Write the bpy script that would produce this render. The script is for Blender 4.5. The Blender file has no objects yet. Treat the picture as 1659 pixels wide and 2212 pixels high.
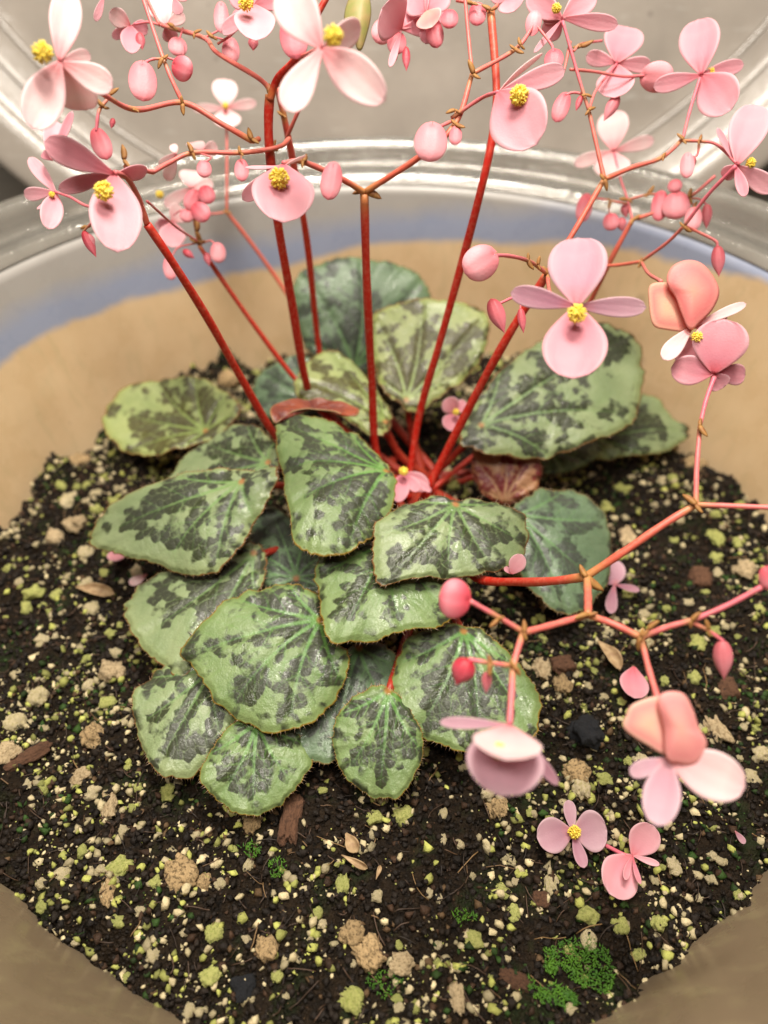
import bpy, math, random
import numpy as np
from mathutils import Vector

# ------------------------------------------------------------------ camera, light, exposure
S = 0.01                                   # everything below is measured in centimetres
F = 1598.0                                 # focal length in photo units (photo taken as 1659 x 2212)
CAMH, CAMY = 12.0, -10.46                  # 12 cm above the soil, 10.7 cm in front of the tub's axis
C45 = math.sqrt(0.5)
scene = bpy.context.scene
cam_data = bpy.data.cameras.new('camera'); cam = bpy.data.objects.new('camera', cam_data)
scene.collection.objects.link(cam); scene.camera = cam
cam.location = (0, CAMY * S, CAMH * S); cam.rotation_euler = (math.radians(45), 0, 0)
cam_data.sensor_fit = 'HORIZONTAL'; cam_data.sensor_width = 36; cam_data.lens = 36 * F / 1659
cam_data.clip_start = 0.005; cam_data.clip_end = 20
cam_data.dof.use_dof = True; cam_data.dof.focus_distance = 0.117; cam_data.dof.aperture_fstop = cam_data.lens / 2.1

world = bpy.data.worlds.new('World'); scene.world = world; world.use_nodes = True
world.node_tree.nodes['Background'].inputs[0].default_value = (1.0, 0.93, 0.85, 1)
world.node_tree.nodes['Background'].inputs[1].default_value = 0.045

def area(name, loc, target, sx, sy, power, col):
    l = bpy.data.lights.new(name, 'AREA'); l.shape = 'RECTANGLE'; l.size = sx * S; l.size_y = sy * S
    l.energy = power; l.color = col
    o = bpy.data.objects.new(name, l); scene.collection.objects.link(o)
    o.location = Vector(loc) * S
    o.rotation_euler = (Vector(target) - Vector(loc)).to_track_quat('-Z', 'Y').to_euler()
    return o
# two rows of shelf grow-lamps overhead
area('lamp_tube_back', (2, 4, 42), (0, 2, 0), 16, 7, 3.1, (1.0, 0.92, 0.82))
area('lamp_tube_front', (-5, -15, 41), (0, 1, 0), 30, 6, 1.75, (1.0, 0.92, 0.82))

scene.view_settings.view_transform = 'Standard'; scene.view_settings.look = 'None'
scene.view_settings.exposure = 0.0; scene.view_settings.gamma = 1.0
scene.render.engine = 'CYCLES'
scene.cycles.use_denoising = True
scene.cycles.max_bounces = 8; scene.cycles.transparent_max_bounces = 12
scene.cycles.caustics_reflective = False; scene.cycles.caustics_refractive = False

# ------------------------------------------------------------------ helpers
rng = np.random.default_rng(7); random.seed(7)
CAM = np.array([0, CAMY, CAMH])
RIGHT, FWD, UP = np.array([1., 0, 0]), np.array([0, C45, -C45]), np.array([0, C45, C45])
def P(x, y, d):                            # photo point at depth d (cm along the view axis)
    return CAM + (x - 829.5) / F * d * RIGHT - (y - 1106) / F * d * UP + d * FWD
def Pz(x, y, z):                           # photo point lying at height z above the soil
    return P(x, y, (CAMH - z) / (C45 * (1 + (y - 1106) / F)))
def depth(p): return float(np.dot(np.asarray(p) - CAM, FWD))
def proj(p):
    v = np.asarray(p) - CAM; d = v @ FWD
    return 829.5 + (v @ RIGHT) / d * F, 1106 - (v @ UP) / d * F
def nrm(v): v = np.asarray(v, float); return v / (np.linalg.norm(v) + 1e-9)
def sstep(a, b, x): t = np.clip((x - a) / (b - a), 0, 1); return t * t * (3 - 2 * t)

def _h(i, s): 
    i = (i.astype(np.int64) * 374761393 + s * 668265263) & 0xffffffff
    i = ((i ^ (i >> 13)) * 1274126177) & 0xffffffff
    return ((i ^ (i >> 16)) & 0xffff) / 65535.0
def noise2(x, y, s=0):
    x = np.asarray(x, float); y = np.asarray(y, float)
    xi, yi = np.floor(x), np.floor(y); fx, fy = x - xi, y - yi
    fx = fx * fx * (3 - 2 * fx); fy = fy * fy * (3 - 2 * fy)
    g = lambda a, b: _h((xi + a).astype(np.int64) * 7919 + (yi + b).astype(np.int64) * 104729, s)
    return (g(0, 0) * (1 - fx) + g(1, 0) * fx) * (1 - fy) + (g(0, 1) * (1 - fx) + g(1, 1) * fx) * fy
def fbm2(x, y, s=0, o=4):
    v = 0; a = 0.5
    for k in range(o): v = v + a * noise2(x * 2 ** k, y * 2 ** k, s + k * 17); a *= 0.5
    return v / (1 - 0.5 ** o)

ORIG = {}
def link(o, parent=None, origin=(0, 0, 0)):
    scene.collection.objects.link(o); ORIG[o.name] = np.array(origin, float)
    if parent is not None:
        o.parent = parent; o.location = (ORIG[o.name] - ORIG[parent.name]) * S
    else: o.location = ORIG[o.name] * S
    return o
def mk(name, V, Fc, mat, parent=None, smooth=True, attrs=None, origin=None, solid=0, offset=-1.0):
    V = np.asarray(V, float)
    if origin is None: origin = (V.min(0) + V.max(0)) / 2
    m = bpy.data.meshes.new(name)
    V2 = (V - np.asarray(origin)) * S
    Fc = np.asarray(Fc) if not isinstance(Fc, list) else Fc
    if isinstance(Fc, np.ndarray):
        n, k = Fc.shape
        m.vertices.add(len(V2)); m.vertices.foreach_set('co', V2.astype(np.float32).ravel())
        m.loops.add(n * k); m.loops.foreach_set('vertex_index', Fc.astype(np.int32).ravel())
        m.polygons.add(n); m.polygons.foreach_set('loop_start', np.arange(0, n * k, k, dtype=np.int32))
        m.update(calc_edges=True)
    else: m.from_pydata(V2.tolist(), [], [list(map(int, f)) for f in Fc]); m.update()
    if smooth: m.polygons.foreach_set('use_smooth', np.ones(len(m.polygons), bool))
    for k, a in (attrs or {}).items():
        a = np.asarray(a, np.float32)
        if a.ndim == 1: m.attributes.new(k, 'FLOAT', 'POINT').data.foreach_set('value', a)
        else:
            c4 = np.ones((len(a), 4), np.float32); c4[:, :3] = a
            m.attributes.new(k, 'FLOAT_COLOR', 'POINT').data.foreach_set('color', c4.ravel())
    for mm in (mat if isinstance(mat, (list, tuple)) else [mat]): m.materials.append(mm)
    o = link(bpy.data.objects.new(name, m), parent, origin)
    if solid:
        md = o.modifiers.new('thickness', 'SOLIDIFY'); md.thickness = solid * S; md.offset = offset
        md.use_even_offset = False
        if isinstance(mat, (list, tuple)) and len(mat) > 1: md.material_offset = 1; md.material_offset_rim = 0
    return o
def empty(name, loc, parent=None):
    o = bpy.data.objects.new(name, None); o.empty_display_size = 0.005
    return link(o, parent, loc)
def tag(o, label=None, cat=None, group=None, kind=None):
    if label: o['label'] = label
    if cat: o['category'] = cat
    if group: o['group'] = group
    if kind: o['kind'] = kind
    return o
class MB:                                  # collects several shapes into one mesh
    def __init__(s): s.V, s.F, s.A, s.n = [], [], [], 0
    def add(s, V, Fc, a=None):
        V = np.asarray(V, float); s.V.append(V); s.F.append(np.asarray(Fc) + s.n)
        s.A.append(np.full(len(V), a, float) if np.isscalar(a) else (np.zeros(len(V)) if a is None else np.asarray(a, float)))
        s.n += len(V)
    def faces(s):
        if len({f.shape[1] for f in s.F}) == 1: return np.concatenate(s.F)
        return [list(r) for f in s.F for r in f]
    def build(s, name, mat, parent=None, an='t', **k):
        return mk(name, np.concatenate(s.V), s.faces(), mat, parent, attrs={an: np.concatenate(s.A)}, **k)
def spline(pts, n):                        # Catmull-Rom through pts, n samples per span
    p = np.asarray(pts, float)
    if len(p) < 3:
        t = np.linspace(0, 1, n + 1)[:, None]; return p[0] * (1 - t) + p[-1] * t
    q = np.vstack([2 * p[0] - p[1], p, 2 * p[-1] - p[-2]]); out = []
    for i in range(1, len(q) - 2):
        t = np.linspace(0, 1, n, endpoint=False)[:, None]
        a, b, c, d = q[i - 1], q[i], q[i + 1], q[i + 2]
        out.append(0.5 * (2 * b + (c - a) * t + (2 * a - 5 * b + 4 * c - d) * t ** 2 + (3 * b - a - 3 * c + d) * t ** 3))
    return np.vstack(out + [p[-1:]])
def tube(pts, rad, k=9):
    p = np.asarray(pts, float); n = len(p); rad = np.broadcast_to(rad, n)
    T = np.gradient(p, axis=0); T /= np.linalg.norm(T, axis=1)[:, None] + 1e-9
    a = nrm(np.cross(T[0], [0.31, 0.9, 0.2])); V = []
    for i in range(n):
        a = nrm(a - T[i] * (a @ T[i])); b = np.cross(T[i], a)
        th = np.arange(k) / k * 2 * math.pi
        V.append(p[i] + rad[i] * (np.cos(th)[:, None] * a + np.sin(th)[:, None] * b))
    V = np.vstack(V + [p[:1], p[-1:]])
    i, j = np.meshgrid(np.arange(n - 1), np.arange(k), indexing='ij'); i, j = i.ravel(), j.ravel(); j2 = (j + 1) % k
    Q = np.stack([i * k + j, i * k + j2, (i + 1) * k + j2, (i + 1) * k + j], 1)
    j = np.arange(k); j2 = (j + 1) % k
    c0 = np.stack([j2, j, np.full(k, n * k), np.full(k, n * k)], 1)[:, [0, 1, 2]]
    c1 = np.stack([(n - 1) * k + j, (n - 1) * k + j2, np.full(k, n * k + 1)], 1)
    tt = np.concatenate([np.repeat(np.linspace(0, 1, n), k), [0, 1]])
    return V, np.vstack([Q[:, [0, 1, 2]], Q[:, [0, 2, 3]], c0, c1]), tt
def ico(sub=1):
    import bmesh
    bm = bmesh.new(); bmesh.ops.create_icosphere(bm, subdivisions=sub, radius=1)
    V = np.array([v.co[:] for v in bm.verts]); Fc = np.array([[v.index for v in f.verts] for f in bm.faces]); bm.free()
    return V, Fc
ICO1, ICO2, ICO3, ICO4 = ico(1), ico(2), ico(3), ico(4)
OCT = (np.array([[1, 0, 0], [-1, 0, 0], [0, 1, 0], [0, -1, 0], [0, 0, 1], [0, 0, -1]], float),
       np.array([[0, 2, 4], [2, 1, 4], [1, 3, 4], [3, 0, 4], [2, 0, 5], [1, 2, 5], [3, 1, 5], [0, 3, 5]]))
def rotmat(r):
    q = r.normal(size=4); q /= np.linalg.norm(q); w, x, y, z = q
    return np.array([[1 - 2 * (y * y + z * z), 2 * (x * y - z * w), 2 * (x * z + y * w)],
                     [2 * (x * y + z * w), 1 - 2 * (x * x + z * z), 2 * (y * z - x * w)],
                     [2 * (x * z - y * w), 2 * (y * z + x * w), 1 - 2 * (x * x + y * y)]])

# ------------------------------------------------------------------ materials
class NT:
    def __init__(s, name):
        s.m = bpy.data.materials.new(name); s.m.use_nodes = True; s.t = s.m.node_tree
        s.t.nodes.clear(); s.out = s.n('OutputMaterial')
    def n(s, typ, **kw):
        x = s.t.nodes.new('ShaderNode' + typ)
        for k, v in kw.items():
            if hasattr(x, k): setattr(x, k, v)
        return x
    def set(s, sock, v):
        if hasattr(v, 'is_output') or isinstance(v, bpy.types.NodeSocket): s.t.links.new(v, sock)
        elif isinstance(v, (tuple, list)) and len(v) == 3 and sock.type == 'RGBA': sock.default_value = (*v, 1)
        else: sock.default_value = v
    def attr(s, name, out='Fac'): return s.n('Attribute', attribute_name=name).outputs[out]
    def obj(s): return s.n('TexCoord').outputs['Object']
    def rand(s): return s.n('ObjectInfo').outputs['Random']
    def noise(s, scale, detail=4, rough=0.55, vec=None, dist=0.0):
        x = s.n('TexNoise'); x.inputs['Scale'].default_value = scale / S * 1.0; x.inputs['Detail'].default_value = detail
        x.inputs['Roughness'].default_value = rough; x.inputs['Distortion'].default_value = dist
        s.set(x.inputs['Vector'], vec if vec is not None else s.obj()); return x.outputs[0]
    def voro(s, scale, feature='F1', vec=None, out=0):
        x = s.n('TexVoronoi', feature=feature); x.inputs['Scale'].default_value = scale / S
        s.set(x.inputs['Vector'], vec if vec is not None else s.obj()); return x.outputs[out]
    def ramp(s, fac, stops, interp='LINEAR'):
        x = s.n('ValToRGB'); s.set(x.inputs[0], fac); e = x.color_ramp; e.interpolation = interp
        while len(e.elements) < len(stops): e.elements.new(0.5)
        for el, (p, c) in zip(e.elements, stops):
            el.position = p; el.color = (*c, 1) if isinstance(c, tuple) else (c, c, c, 1)
        return x.outputs[0]
    def mix(s, fac, a, b, blend='MIX'):
        x = s.n('Mix', data_type='RGBA', blend_type=blend); s.set(x.inputs[0], fac); s.set(x.inputs[6], a); s.set(x.inputs[7], b)
        return x.outputs[2]
    def math(s, op, a, b=0.0, clamp=False):
        x = s.n('Math', operation=op, use_clamp=clamp); s.set(x.inputs[0], a); s.set(x.inputs[1], b); return x.outputs[0]
    def bump(s, h, strength=0.5, dist=0.02, normal=None):
        x = s.n('Bump'); x.inputs['Strength'].default_value = strength; x.inputs['Distance'].default_value = dist * S
        s.set(x.inputs['Height'], h)
        if normal is not None: s.set(x.inputs['Normal'], normal)
        return x.outputs[0]
    def pbr(s, **kw):
        x = s.n('BsdfPrincipled')
        for k, v in kw.items(): s.set(x.inputs[k], v)
        return x.outputs[0]
    def trans(s, col, normal=None):
        x = s.n('BsdfTranslucent'); s.set(x.inputs[0], col); return x.outputs[0]
    def mixs(s, f, a, b):
        x = s.n('MixShader'); s.set(x.inputs[0], f); s.set(x.inputs[1], a); s.set(x.inputs[2], b); return x.outputs[0]
    def done(s, sh): s.t.links.new(sh, s.out.inputs['Surface']); return s.m

def leaf_material(name, pale, pale2, dark, vein, margin):
    t = NT(name)
    n1 = t.noise(28, 5, 0.65); n2 = t.noise(1.4, 3)
    dk = t.attr('dark'); vn = t.attr('vein'); eg = t.attr('edge')
    base = t.mix(t.ramp(n2, [(0.35, 0.0), (0.65, 1.0)]), pale, pale2)
    base = t.mix(t.math('MULTIPLY', t.ramp(t.voro(40, 'F1'), [(0.0, 1.0), (0.4, 0.0)]), 0.5), base, tuple(min(1, c * 1.5) for c in pale))
    base = t.mix(t.math('MULTIPLY', eg, 0.55), base, tuple(c * k for c, k in zip(pale, (1.1, 1.05, 0.45))))
    d2 = t.math('ADD', dk, t.math('MULTIPLY', t.math('SUBTRACT', n1, 0.5), 0.42))
    dkm = t.ramp(d2, [(0.20, 0.0), (0.80, 1.0)])
    dcol = t.mix(t.ramp(n2, [(0.4, 0.0), (0.6, 1.0)]), dark, tuple(c * 0.72 + 0.012 for c in dark))
    col = t.mix(dkm, base, dcol)
    col = t.mix(t.math('MULTIPLY', vn, 0.4), col, vein)
    e2 = t.ramp(t.math('ADD', eg, t.math('MULTIPLY', t.math('SUBTRACT', t.noise(9, 4), 0.5), 0.7)), [(0.5, 0.0), (0.8, 1.0)])
    col = t.mix(e2, col, margin)
    jn = t.attr('junction')
    col = t.mix(jn, col, (0.42, 0.09, 0.03))
    h = t.math('ADD', t.math('MULTIPLY', t.voro(26, 'F1'), 0.6), t.math('MULTIPLY', n1, 0.7))
    rough = t.ramp(t.noise(1.6, 3), [(0.34, 0.24), (0.52, 0.46)])
    b = t.pbr(**{'Base Color': col, 'Roughness': rough, 'Normal': t.bump(h, 0.36, 0.022), 'Specular IOR Level': 0.34, 'Coat Weight': t.ramp(t.noise(1.3, 3), [(0.55, 0.0), (0.63, 0.32)]), 'Coat Roughness': 0.08, 'Coat Normal': t.bump(t.noise(5, 4), 0.6, 0.06)})
    return t.done(t.mixs(0.10, b, t.trans(col)))
LEAF = [leaf_material('leaf_silver_green', (0.225, 0.275, 0.142), (0.165, 0.22, 0.102), (0.036, 0.043, 0.020), (0.10, 0.25, 0.04), (0.16, 0.075, 0.02)),
        leaf_material('leaf_blue_green', (0.12, 0.175, 0.103), (0.088, 0.14, 0.077), (0.045, 0.058, 0.040), (0.13, 0.30, 0.075), (0.14, 0.10, 0.035)),
        leaf_material('leaf_yellow_green', (0.285, 0.325, 0.13), (0.215, 0.265, 0.10), (0.075, 0.070, 0.022), (0.24, 0.38, 0.08), (0.20, 0.10, 0.03)),
        leaf_material('leaf_fresh_green', (0.18, 0.245, 0.105), (0.12, 0.185, 0.064), (0.034, 0.042, 0.019), (0.07, 0.28, 0.022), (0.20, 0.13, 0.02)),
        leaf_material('leaf_red_back', (0.36, 0.19, 0.10), (0.30, 0.15, 0.08), (0.17, 0.018, 0.018), (0.42, 0.28, 0.14), (0.30, 0.05, 0.02))]
def simple(name, c1, c2, nscale=8, rough=0.5, trl=0.0, bump=0.3, spec=0.4, bd=0.02):
    t = NT(name); n = t.noise(nscale, 4)
    col = t.mix(t.ramp(n, [(0.35, 0.0), (0.65, 1.0)]), c1, c2)
    b = t.pbr(**{'Base Color': col, 'Roughness': rough, 'Normal': t.bump(n, bump, bd), 'Specular IOR Level': spec})
    return t.done(t.mixs(trl, b, t.trans(col)) if trl else b)
RED_BACK = simple('leaf_underside_red', (0.24, 0.035, 0.018), (0.34, 0.09, 0.04), 6, 0.55, 0.1)
HAIR = simple('leaf_hair', (0.62, 0.52, 0.38), (0.45, 0.22, 0.12), 20, 0.5, 0.2, 0)
PETIOLE = simple('petiole_red', (0.30, 0.018, 0.012), (0.38, 0.05, 0.022), 8, 0.42, 0.12, 0.4)
BRACT = simple('dry_bract', (0.42, 0.22, 0.06), (0.30, 0.12, 0.04), 12, 0.6, 0.25, 0.4)
def stem_material():
    t = NT('flower_stem_red'); v = t.attr('t'); n = t.noise(14, 4)
    col = t.ramp(v, [(0.0, (0.50, 0.010, 0.004)), (0.36, (0.56, 0.026, 0.014)), (0.55, (0.60, 0.12, 0.075)), (0.8, (0.66, 0.17, 0.16)), (1.0, (0.68, 0.15, 0.21))])
    col = t.mix(t.math('MULTIPLY', t.attr('node'), 0.6), col, (0.42, 0.30, 0.08))
    col = t.mix(t.math('MULTIPLY', t.ramp(n, [(0.45, 0.0), (0.7, 1.0)]), 0.25), col, (0.75, 0.32, 0.2))
    b = t.pbr(**{'Base Color': col, 'Roughness': 0.4, 'Normal': t.bump(n, 0.25, 0.02), 'Specular IOR Level': 0.4})
    return t.done(t.mixs(0.18, b, t.trans(col)))
STEM = stem_material()
def tepal_material(name, base, mid, tip, trl=0.46, rib=0.08):
    t = NT(name); v = t.attr('t'); n = t.noise(30, 4, 0.6); w = t.noise(3, 2)
    col = t.ramp(t.math('ADD', v, t.math('MULTIPLY', t.math('SUBTRACT', w, 0.5), 0.25)), [(0.03, base), (0.30, mid), (0.72, tip), (1.0, mid)])
    col = t.mix(t.math('MULTIPLY', t.attr('rib'), rib), col, base)
    col = t.mix(t.math('MULTIPLY', t.attr('rim'), 0.38), col, (0.90, 0.74, 0.75))
    hs = t.n('HueSaturation'); t.set(hs.inputs['Color'], col); t.set(hs.inputs['Value'], t.math('ADD', t.math('MULTIPLY', t.rand(), 0.16), 0.92)); t.set(hs.inputs['Saturation'], t.math('ADD', t.math('MULTIPLY', t.rand(), -0.26), 1.04)); col = hs.outputs[0]
    b = t.pbr(**{'Base Color': col, 'Roughness': 0.45, 'Normal': t.bump(n, 0.35, 0.015), 'Specular IOR Level': 0.35})
    return t.done(t.mixs(trl, b, t.trans(col)))
TEPAL = tepal_material('tepal_pink', (0.72, 0.15, 0.19), (0.75, 0.29, 0.36), (0.79, 0.37, 0.43))
TEPAL_PALE = tepal_material('tepal_pale', (0.80, 0.27, 0.29), (0.85, 0.54, 0.55), (0.88, 0.68, 0.67))  # near tepals in strong light: whiteness put into the colour; also paler flowers
TEPAL_LILAC = tepal_material('tepal_lilac', (0.62, 0.18, 0.22), (0.55, 0.26, 0.35), (0.60, 0.32, 0.40))  # shaded tepals: shade put into the colour; also the lilac fallen flowers
BUD = tepal_material('bud_pink', (0.66, 0.10, 0.13), (0.70, 0.17, 0.21), (0.76, 0.30, 0.34), 0.25, 0.42)
BUD_DEEP = tepal_material('bud_deep', (0.46, 0.03, 0.045), (0.55, 0.075, 0.105), (0.64, 0.16, 0.20), 0.2, 0.6)
OVARY = tepal_material('ovary_salmon', (0.78, 0.33, 0.24), (0.80, 0.29, 0.24), (0.76, 0.20, 0.19), 0.35)
OVARY_CREAM = tepal_material('ovary_wing', (0.76, 0.48, 0.30), (0.78, 0.44, 0.30), (0.80, 0.24, 0.20), 0.4)
STAMEN = simple('stamen_yellow', (0.92, 0.70, 0.07), (0.96, 0.80, 0.16), 16, 0.5, 0.15, 0.2)

def film_material():
    t = NT('tub_wall_silt_film'); tc = t.n('TexCoord').outputs['Object']
    sep = t.n('SeparateXYZ'); t.set(sep.inputs[0], tc); z = t.math('MULTIPLY', sep.outputs[2], 1 / S)
    big = t.noise(0.28, 4, 0.6); mid = t.noise(1.1, 4); fine = t.noise(9, 5, 0.65)
    tilt = t.math('ADD', t.math('MULTIPLY', sep.outputs[1], 0.13 / S), t.math('MULTIPLY', sep.outputs[0], -0.09 / S))
    edge = t.math('ADD', t.math('ADD', z, t.math('SUBTRACT', tilt, 1.2)), t.math('MULTIPLY', t.math('SUBTRACT', big, 0.5), 1.0))
    clear = t.ramp(t.math('MULTIPLY', edge, 0.2), [(0.505, 0.0), (0.545, 1.0)])
    upper = t.ramp(t.math('MULTIPLY', edge, 0.2), [(0.62, 0.0), (0.74, 1.0)])
    tan = t.mix(t.ramp(mid, [(0.3, 0.0), (0.7, 1.0)]), (0.63, 0.46, 0.26), (0.70, 0.53, 0.32))
    mp = t.n('Mapping'); t.set(mp.inputs[0], tc); mp.inputs['Scale'].default_value = (1, 1, 0.12)
    st = t.noise(3.2, 4, 0.6, mp.outputs[0])
    tan = t.mix(t.math('MULTIPLY', t.ramp(st, [(0.54, 0.0), (0.66, 1.0)]), 0.2), tan, (0.44, 0.38, 0.20))
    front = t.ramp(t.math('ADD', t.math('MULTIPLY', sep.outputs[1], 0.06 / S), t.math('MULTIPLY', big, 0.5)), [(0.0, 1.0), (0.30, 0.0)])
    tan = t.mix(t.math('MULTIPLY', front, 0.85), tan, t.mix(t.ramp(st, [(0.52, 0.0), (0.68, 1.0)]), (0.26, 0.20, 0.132), (0.33, 0.27, 0.165)))  # near side: shade painted darker into the colour, along with greyer scratched plastic
    blue = t.mix(mid, (0.27, 0.31, 0.42), (0.34, 0.37, 0.46))
    grey = t.mix(mid, (0.36, 0.34, 0.31), (0.42, 0.40, 0.37))
    col = t.mix(clear, tan, t.mix(upper, blue, grey))
    spots = t.ramp(t.voro(0.7, 'F1'), [(0.04, 1.0), (0.16, 0.0)])
    spots = t.math('MULTIPLY', spots, t.ramp(t.noise(0.5, 2), [(0.5, 0.0), (0.58, 1.0)]))
    col = t.mix(t.math('MULTIPLY', spots, 0.6), col, (0.10, 0.075, 0.05))
    dirt = t.math('MULTIPLY', t.ramp(t.voro(9, 'F1'), [(0.12, 1.0), (0.2, 0.0)]), t.ramp(t.noise(1.3, 4, 0.7), [(0.55, 0.0), (0.7, 1.0)]))
    low = t.ramp(t.math('MULTIPLY', z, 0.25), [(0.1, 1.0), (0.6, 0.15)])
    col = t.mix(t.math('MULTIPLY', dirt, low), col, (0.13, 0.075, 0.04))
    b = t.pbr(**{'Base Color': col, 'Roughness': t.ramp(mid, [(0.3, 0.2), (0.7, 0.38)]), 'Normal': t.bump(t.math('ADD', t.math('MULTIPLY', st, 0.3), fine), 0.08, 0.03), 'Specular IOR Level': 0.4})
    return t.done(t.mixs(0.3, b, t.trans(col)))
def clear_plastic(name, col, alpha, rough, scr=0.3):
    t = NT(name); n = t.noise(0.5, 4); f = t.noise(3.5, 5, 0.65)
    mp = t.n('Mapping'); t.set(mp.inputs[0], t.obj()); mp.inputs['Scale'].default_value = (0.15, 1, 1); mp.inputs['Rotation'].default_value = (0.3, 0.2, 0.4)
    s1 = t.ramp(t.noise(5, 4, 0.6, mp.outputs[0]), [(0.62, 0.0), (0.70, 1.0)])
    c = t.mix(t.ramp(n, [(0.3, 0.0), (0.7, 1.0)]), col, tuple(x * 0.78 for x in col))
    c = t.mix(t.math('MULTIPLY', s1, scr), c, (0.8, 0.78, 0.72))
    dark = t.math('MULTIPLY', t.ramp(t.voro(0.8, 'F1'), [(0.03, 1.0), (0.075, 0.0)]), 0.5)
    c = t.mix(dark, c, (0.12, 0.1, 0.09))
    nb = t.bump(t.math('ADD', n, t.math('MULTIPLY', f, 0.35)), 0.4, 0.14)
    d = t.n('BsdfDiffuse'); t.set(d.inputs[0], c); b = t.mixs(0.35, d.outputs[0], t.trans(c))
    tr = t.n('BsdfTransparent'); tr.inputs[0].default_value = (0.97, 0.97, 0.96, 1)
    b = t.mixs(alpha, tr.outputs[0], b)
    gl = t.n('BsdfGlossy'); gl.inputs['Roughness'].default_value = rough; t.set(gl.inputs['Normal'], nb)
    fr = t.n('Fresnel'); fr.inputs[0].default_value = 1.55; t.set(fr.inputs['Normal'], nb)
    return t.done(t.mixs(fr.outputs[0], b, gl.outputs[0]))
def soil_material():
    t = NT('potting_soil'); n = t.noise(7, 6, 0.7); m = t.noise(1.3, 4)
    col = t.mix(t.ramp(n, [(0.35, 0.0), (0.75, 1.0)]), (0.0032, 0.0022, 0.0013), (0.026, 0.016, 0.008))
    col = t.mix(t.math('MULTIPLY', t.ramp(m, [(0.55, 0.0), (0.68, 1.0)]), 0.55), col, (0.012, 0.024, 0.006))
    h = t.math('ADD', n, t.math('MULTIPLY', t.voro(18, 'F1'), 0.6))
    return t.done(t.pbr(**{'Base Color': col, 'Roughness': 0.62, 'Normal': t.bump(h, 1.0, 0.08), 'Specular IOR Level': 0.14}))
def crumb_material():
    t = NT('soil_crumb'); c = t.n('Attribute', attribute_name='col').outputs['Color']
    n = t.noise(30, 4, 0.7)
    col = t.mix(t.ramp(n, [(0.4, 0.0), (0.7, 0.6)]), c, (0.015, 0.01, 0.006))
    return t.done(t.pbr(**{'Base Color': col, 'Roughness': 0.6, 'Normal': t.bump(n, 0.8, 0.03), 'Specular IOR Level': 0.25}))
def granule_material(name, a, b, stain, sf=0.5):
    t = NT(name); oi = t.rand(); n = t.noise(11, 5, 0.7); m = t.noise(4, 3)
    col = t.mix(t.ramp(n, [(0.3, 0.0), (0.7, 1.0)]), a, b)
    col = t.mix(t.math('MULTIPLY', oi, 0.25), col, tuple(x * 0.6 for x in stain))
    col = t.mix(t.math('MULTIPLY', t.ramp(m, [(0.5, 0.0), (0.62, 1.0)]), sf), col, stain)
    pits = t.ramp(t.voro(14, 'F1'), [(0.1, 1.0), (0.3, 0.0)])
    col = t.mix(t.math('MULTIPLY', pits, 0.16), col, (0.06, 0.045, 0.02))
    return t.done(t.pbr(**{'Base Color': col, 'Roughness': 0.75, 'Normal': t.bump(t.math('SUBTRACT', n, t.math('MULTIPLY', pits, 0.5)), 1.0, 0.05), 'Specular IOR Level': 0.3}))
SOIL, CRUMB = soil_material(), crumb_material()
PERLITE = granule_material('perlite_cream', (0.70, 0.57, 0.34), (0.76, 0.66, 0.44), (0.38, 0.34, 0.09), 0.5)
ALGAE = granule_material('perlite_algae', (0.66, 0.64, 0.26), (0.50, 0.54, 0.13), (0.20, 0.26, 0.03), 0.55)
PUMICE = granule_material('pumice_tan', (0.66, 0.47, 0.25), (0.50, 0.34, 0.16), (0.10, 0.07, 0.03), 0.75)
BARK = granule_material('bark_brown', (0.13, 0.06, 0.032), (0.20, 0.10, 0.055), (0.05, 0.025, 0.015), 0.6)
CHAR = granule_material('charcoal', (0.012, 0.013, 0.016), (0.02, 0.022, 0.026), (0.006, 0.006, 0.007), 0.5)
CORK = granule_material('corky_cream', (0.62, 0.47, 0.27), (0.70, 0.56, 0.34), (0.20, 0.12, 0.05), 0.6)
MOSS = simple('moss_green', (0.03, 0.105, 0.005), (0.085, 0.21, 0.010), 5, 0.5, 0.25, 0.3)
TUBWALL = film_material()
RIMPLASTIC = clear_plastic('clear_rim_plastic', (0.50, 0.47, 0.41), 0.40, 0.06, 0.25)
LIDPLASTIC = clear_plastic('hazy_lid_plastic', (0.56, 0.495, 0.425), 0.84, 0.22, 0.30)
TABLE = simple('grey_table', (0.30, 0.28, 0.25), (0.36, 0.33, 0.29), 0.3, 0.55, 0, 0.2)

# ------------------------------------------------------------------ the setting: table, tub, lid, soil
mk('table_top', [(-60, -40, -1.6), (60, -40, -1.6), (60, 160, -1.6), (-60, 160, -1.6)], [[0, 1, 2, 3]], TABLE, smooth=False)
tag(bpy.data.objects['table_top'], 'plain grey table top under the clear plastic tub', kind='structure')

def revolve(prof, n=160, th0=0.0, th1=2 * math.pi):
    p = np.asarray(prof, float); k = len(p); th = np.linspace(th0, th1, n, endpoint=False)
    V = np.stack([np.outer(np.cos(th), p[:, 0]), np.outer(np.sin(th), p[:, 0]), np.tile(p[:, 1], (n, 1))], 2).reshape(-1, 3)
    i, j = np.meshgrid(np.arange(n), np.arange(k - 1), indexing='ij'); i, j = i.ravel(), j.ravel(); i2 = (i + 1) % n
    return V, np.stack([i * k + j, i2 * k + j, i2 * k + j + 1, i * k + j + 1], 1)
def wallR(z): return 8.82 + 0.275 * z
tub = tag(empty('plastic_tub', (0, 0, -1.5)), 'round clear plastic tub with tan silt film inside, holding the soil', 'tub')
V, Fc = revolve([(0.02, -1.3), (8.1, -1.3), (8.4, -1.15), (wallR(-1), -1.0)] + [(wallR(z), z) for z in np.linspace(-0.8, 4.1, 24)])
mk('wall', V, Fc, TUBWALL, tub, origin=(0, 0, 0), solid=0.12)
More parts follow.
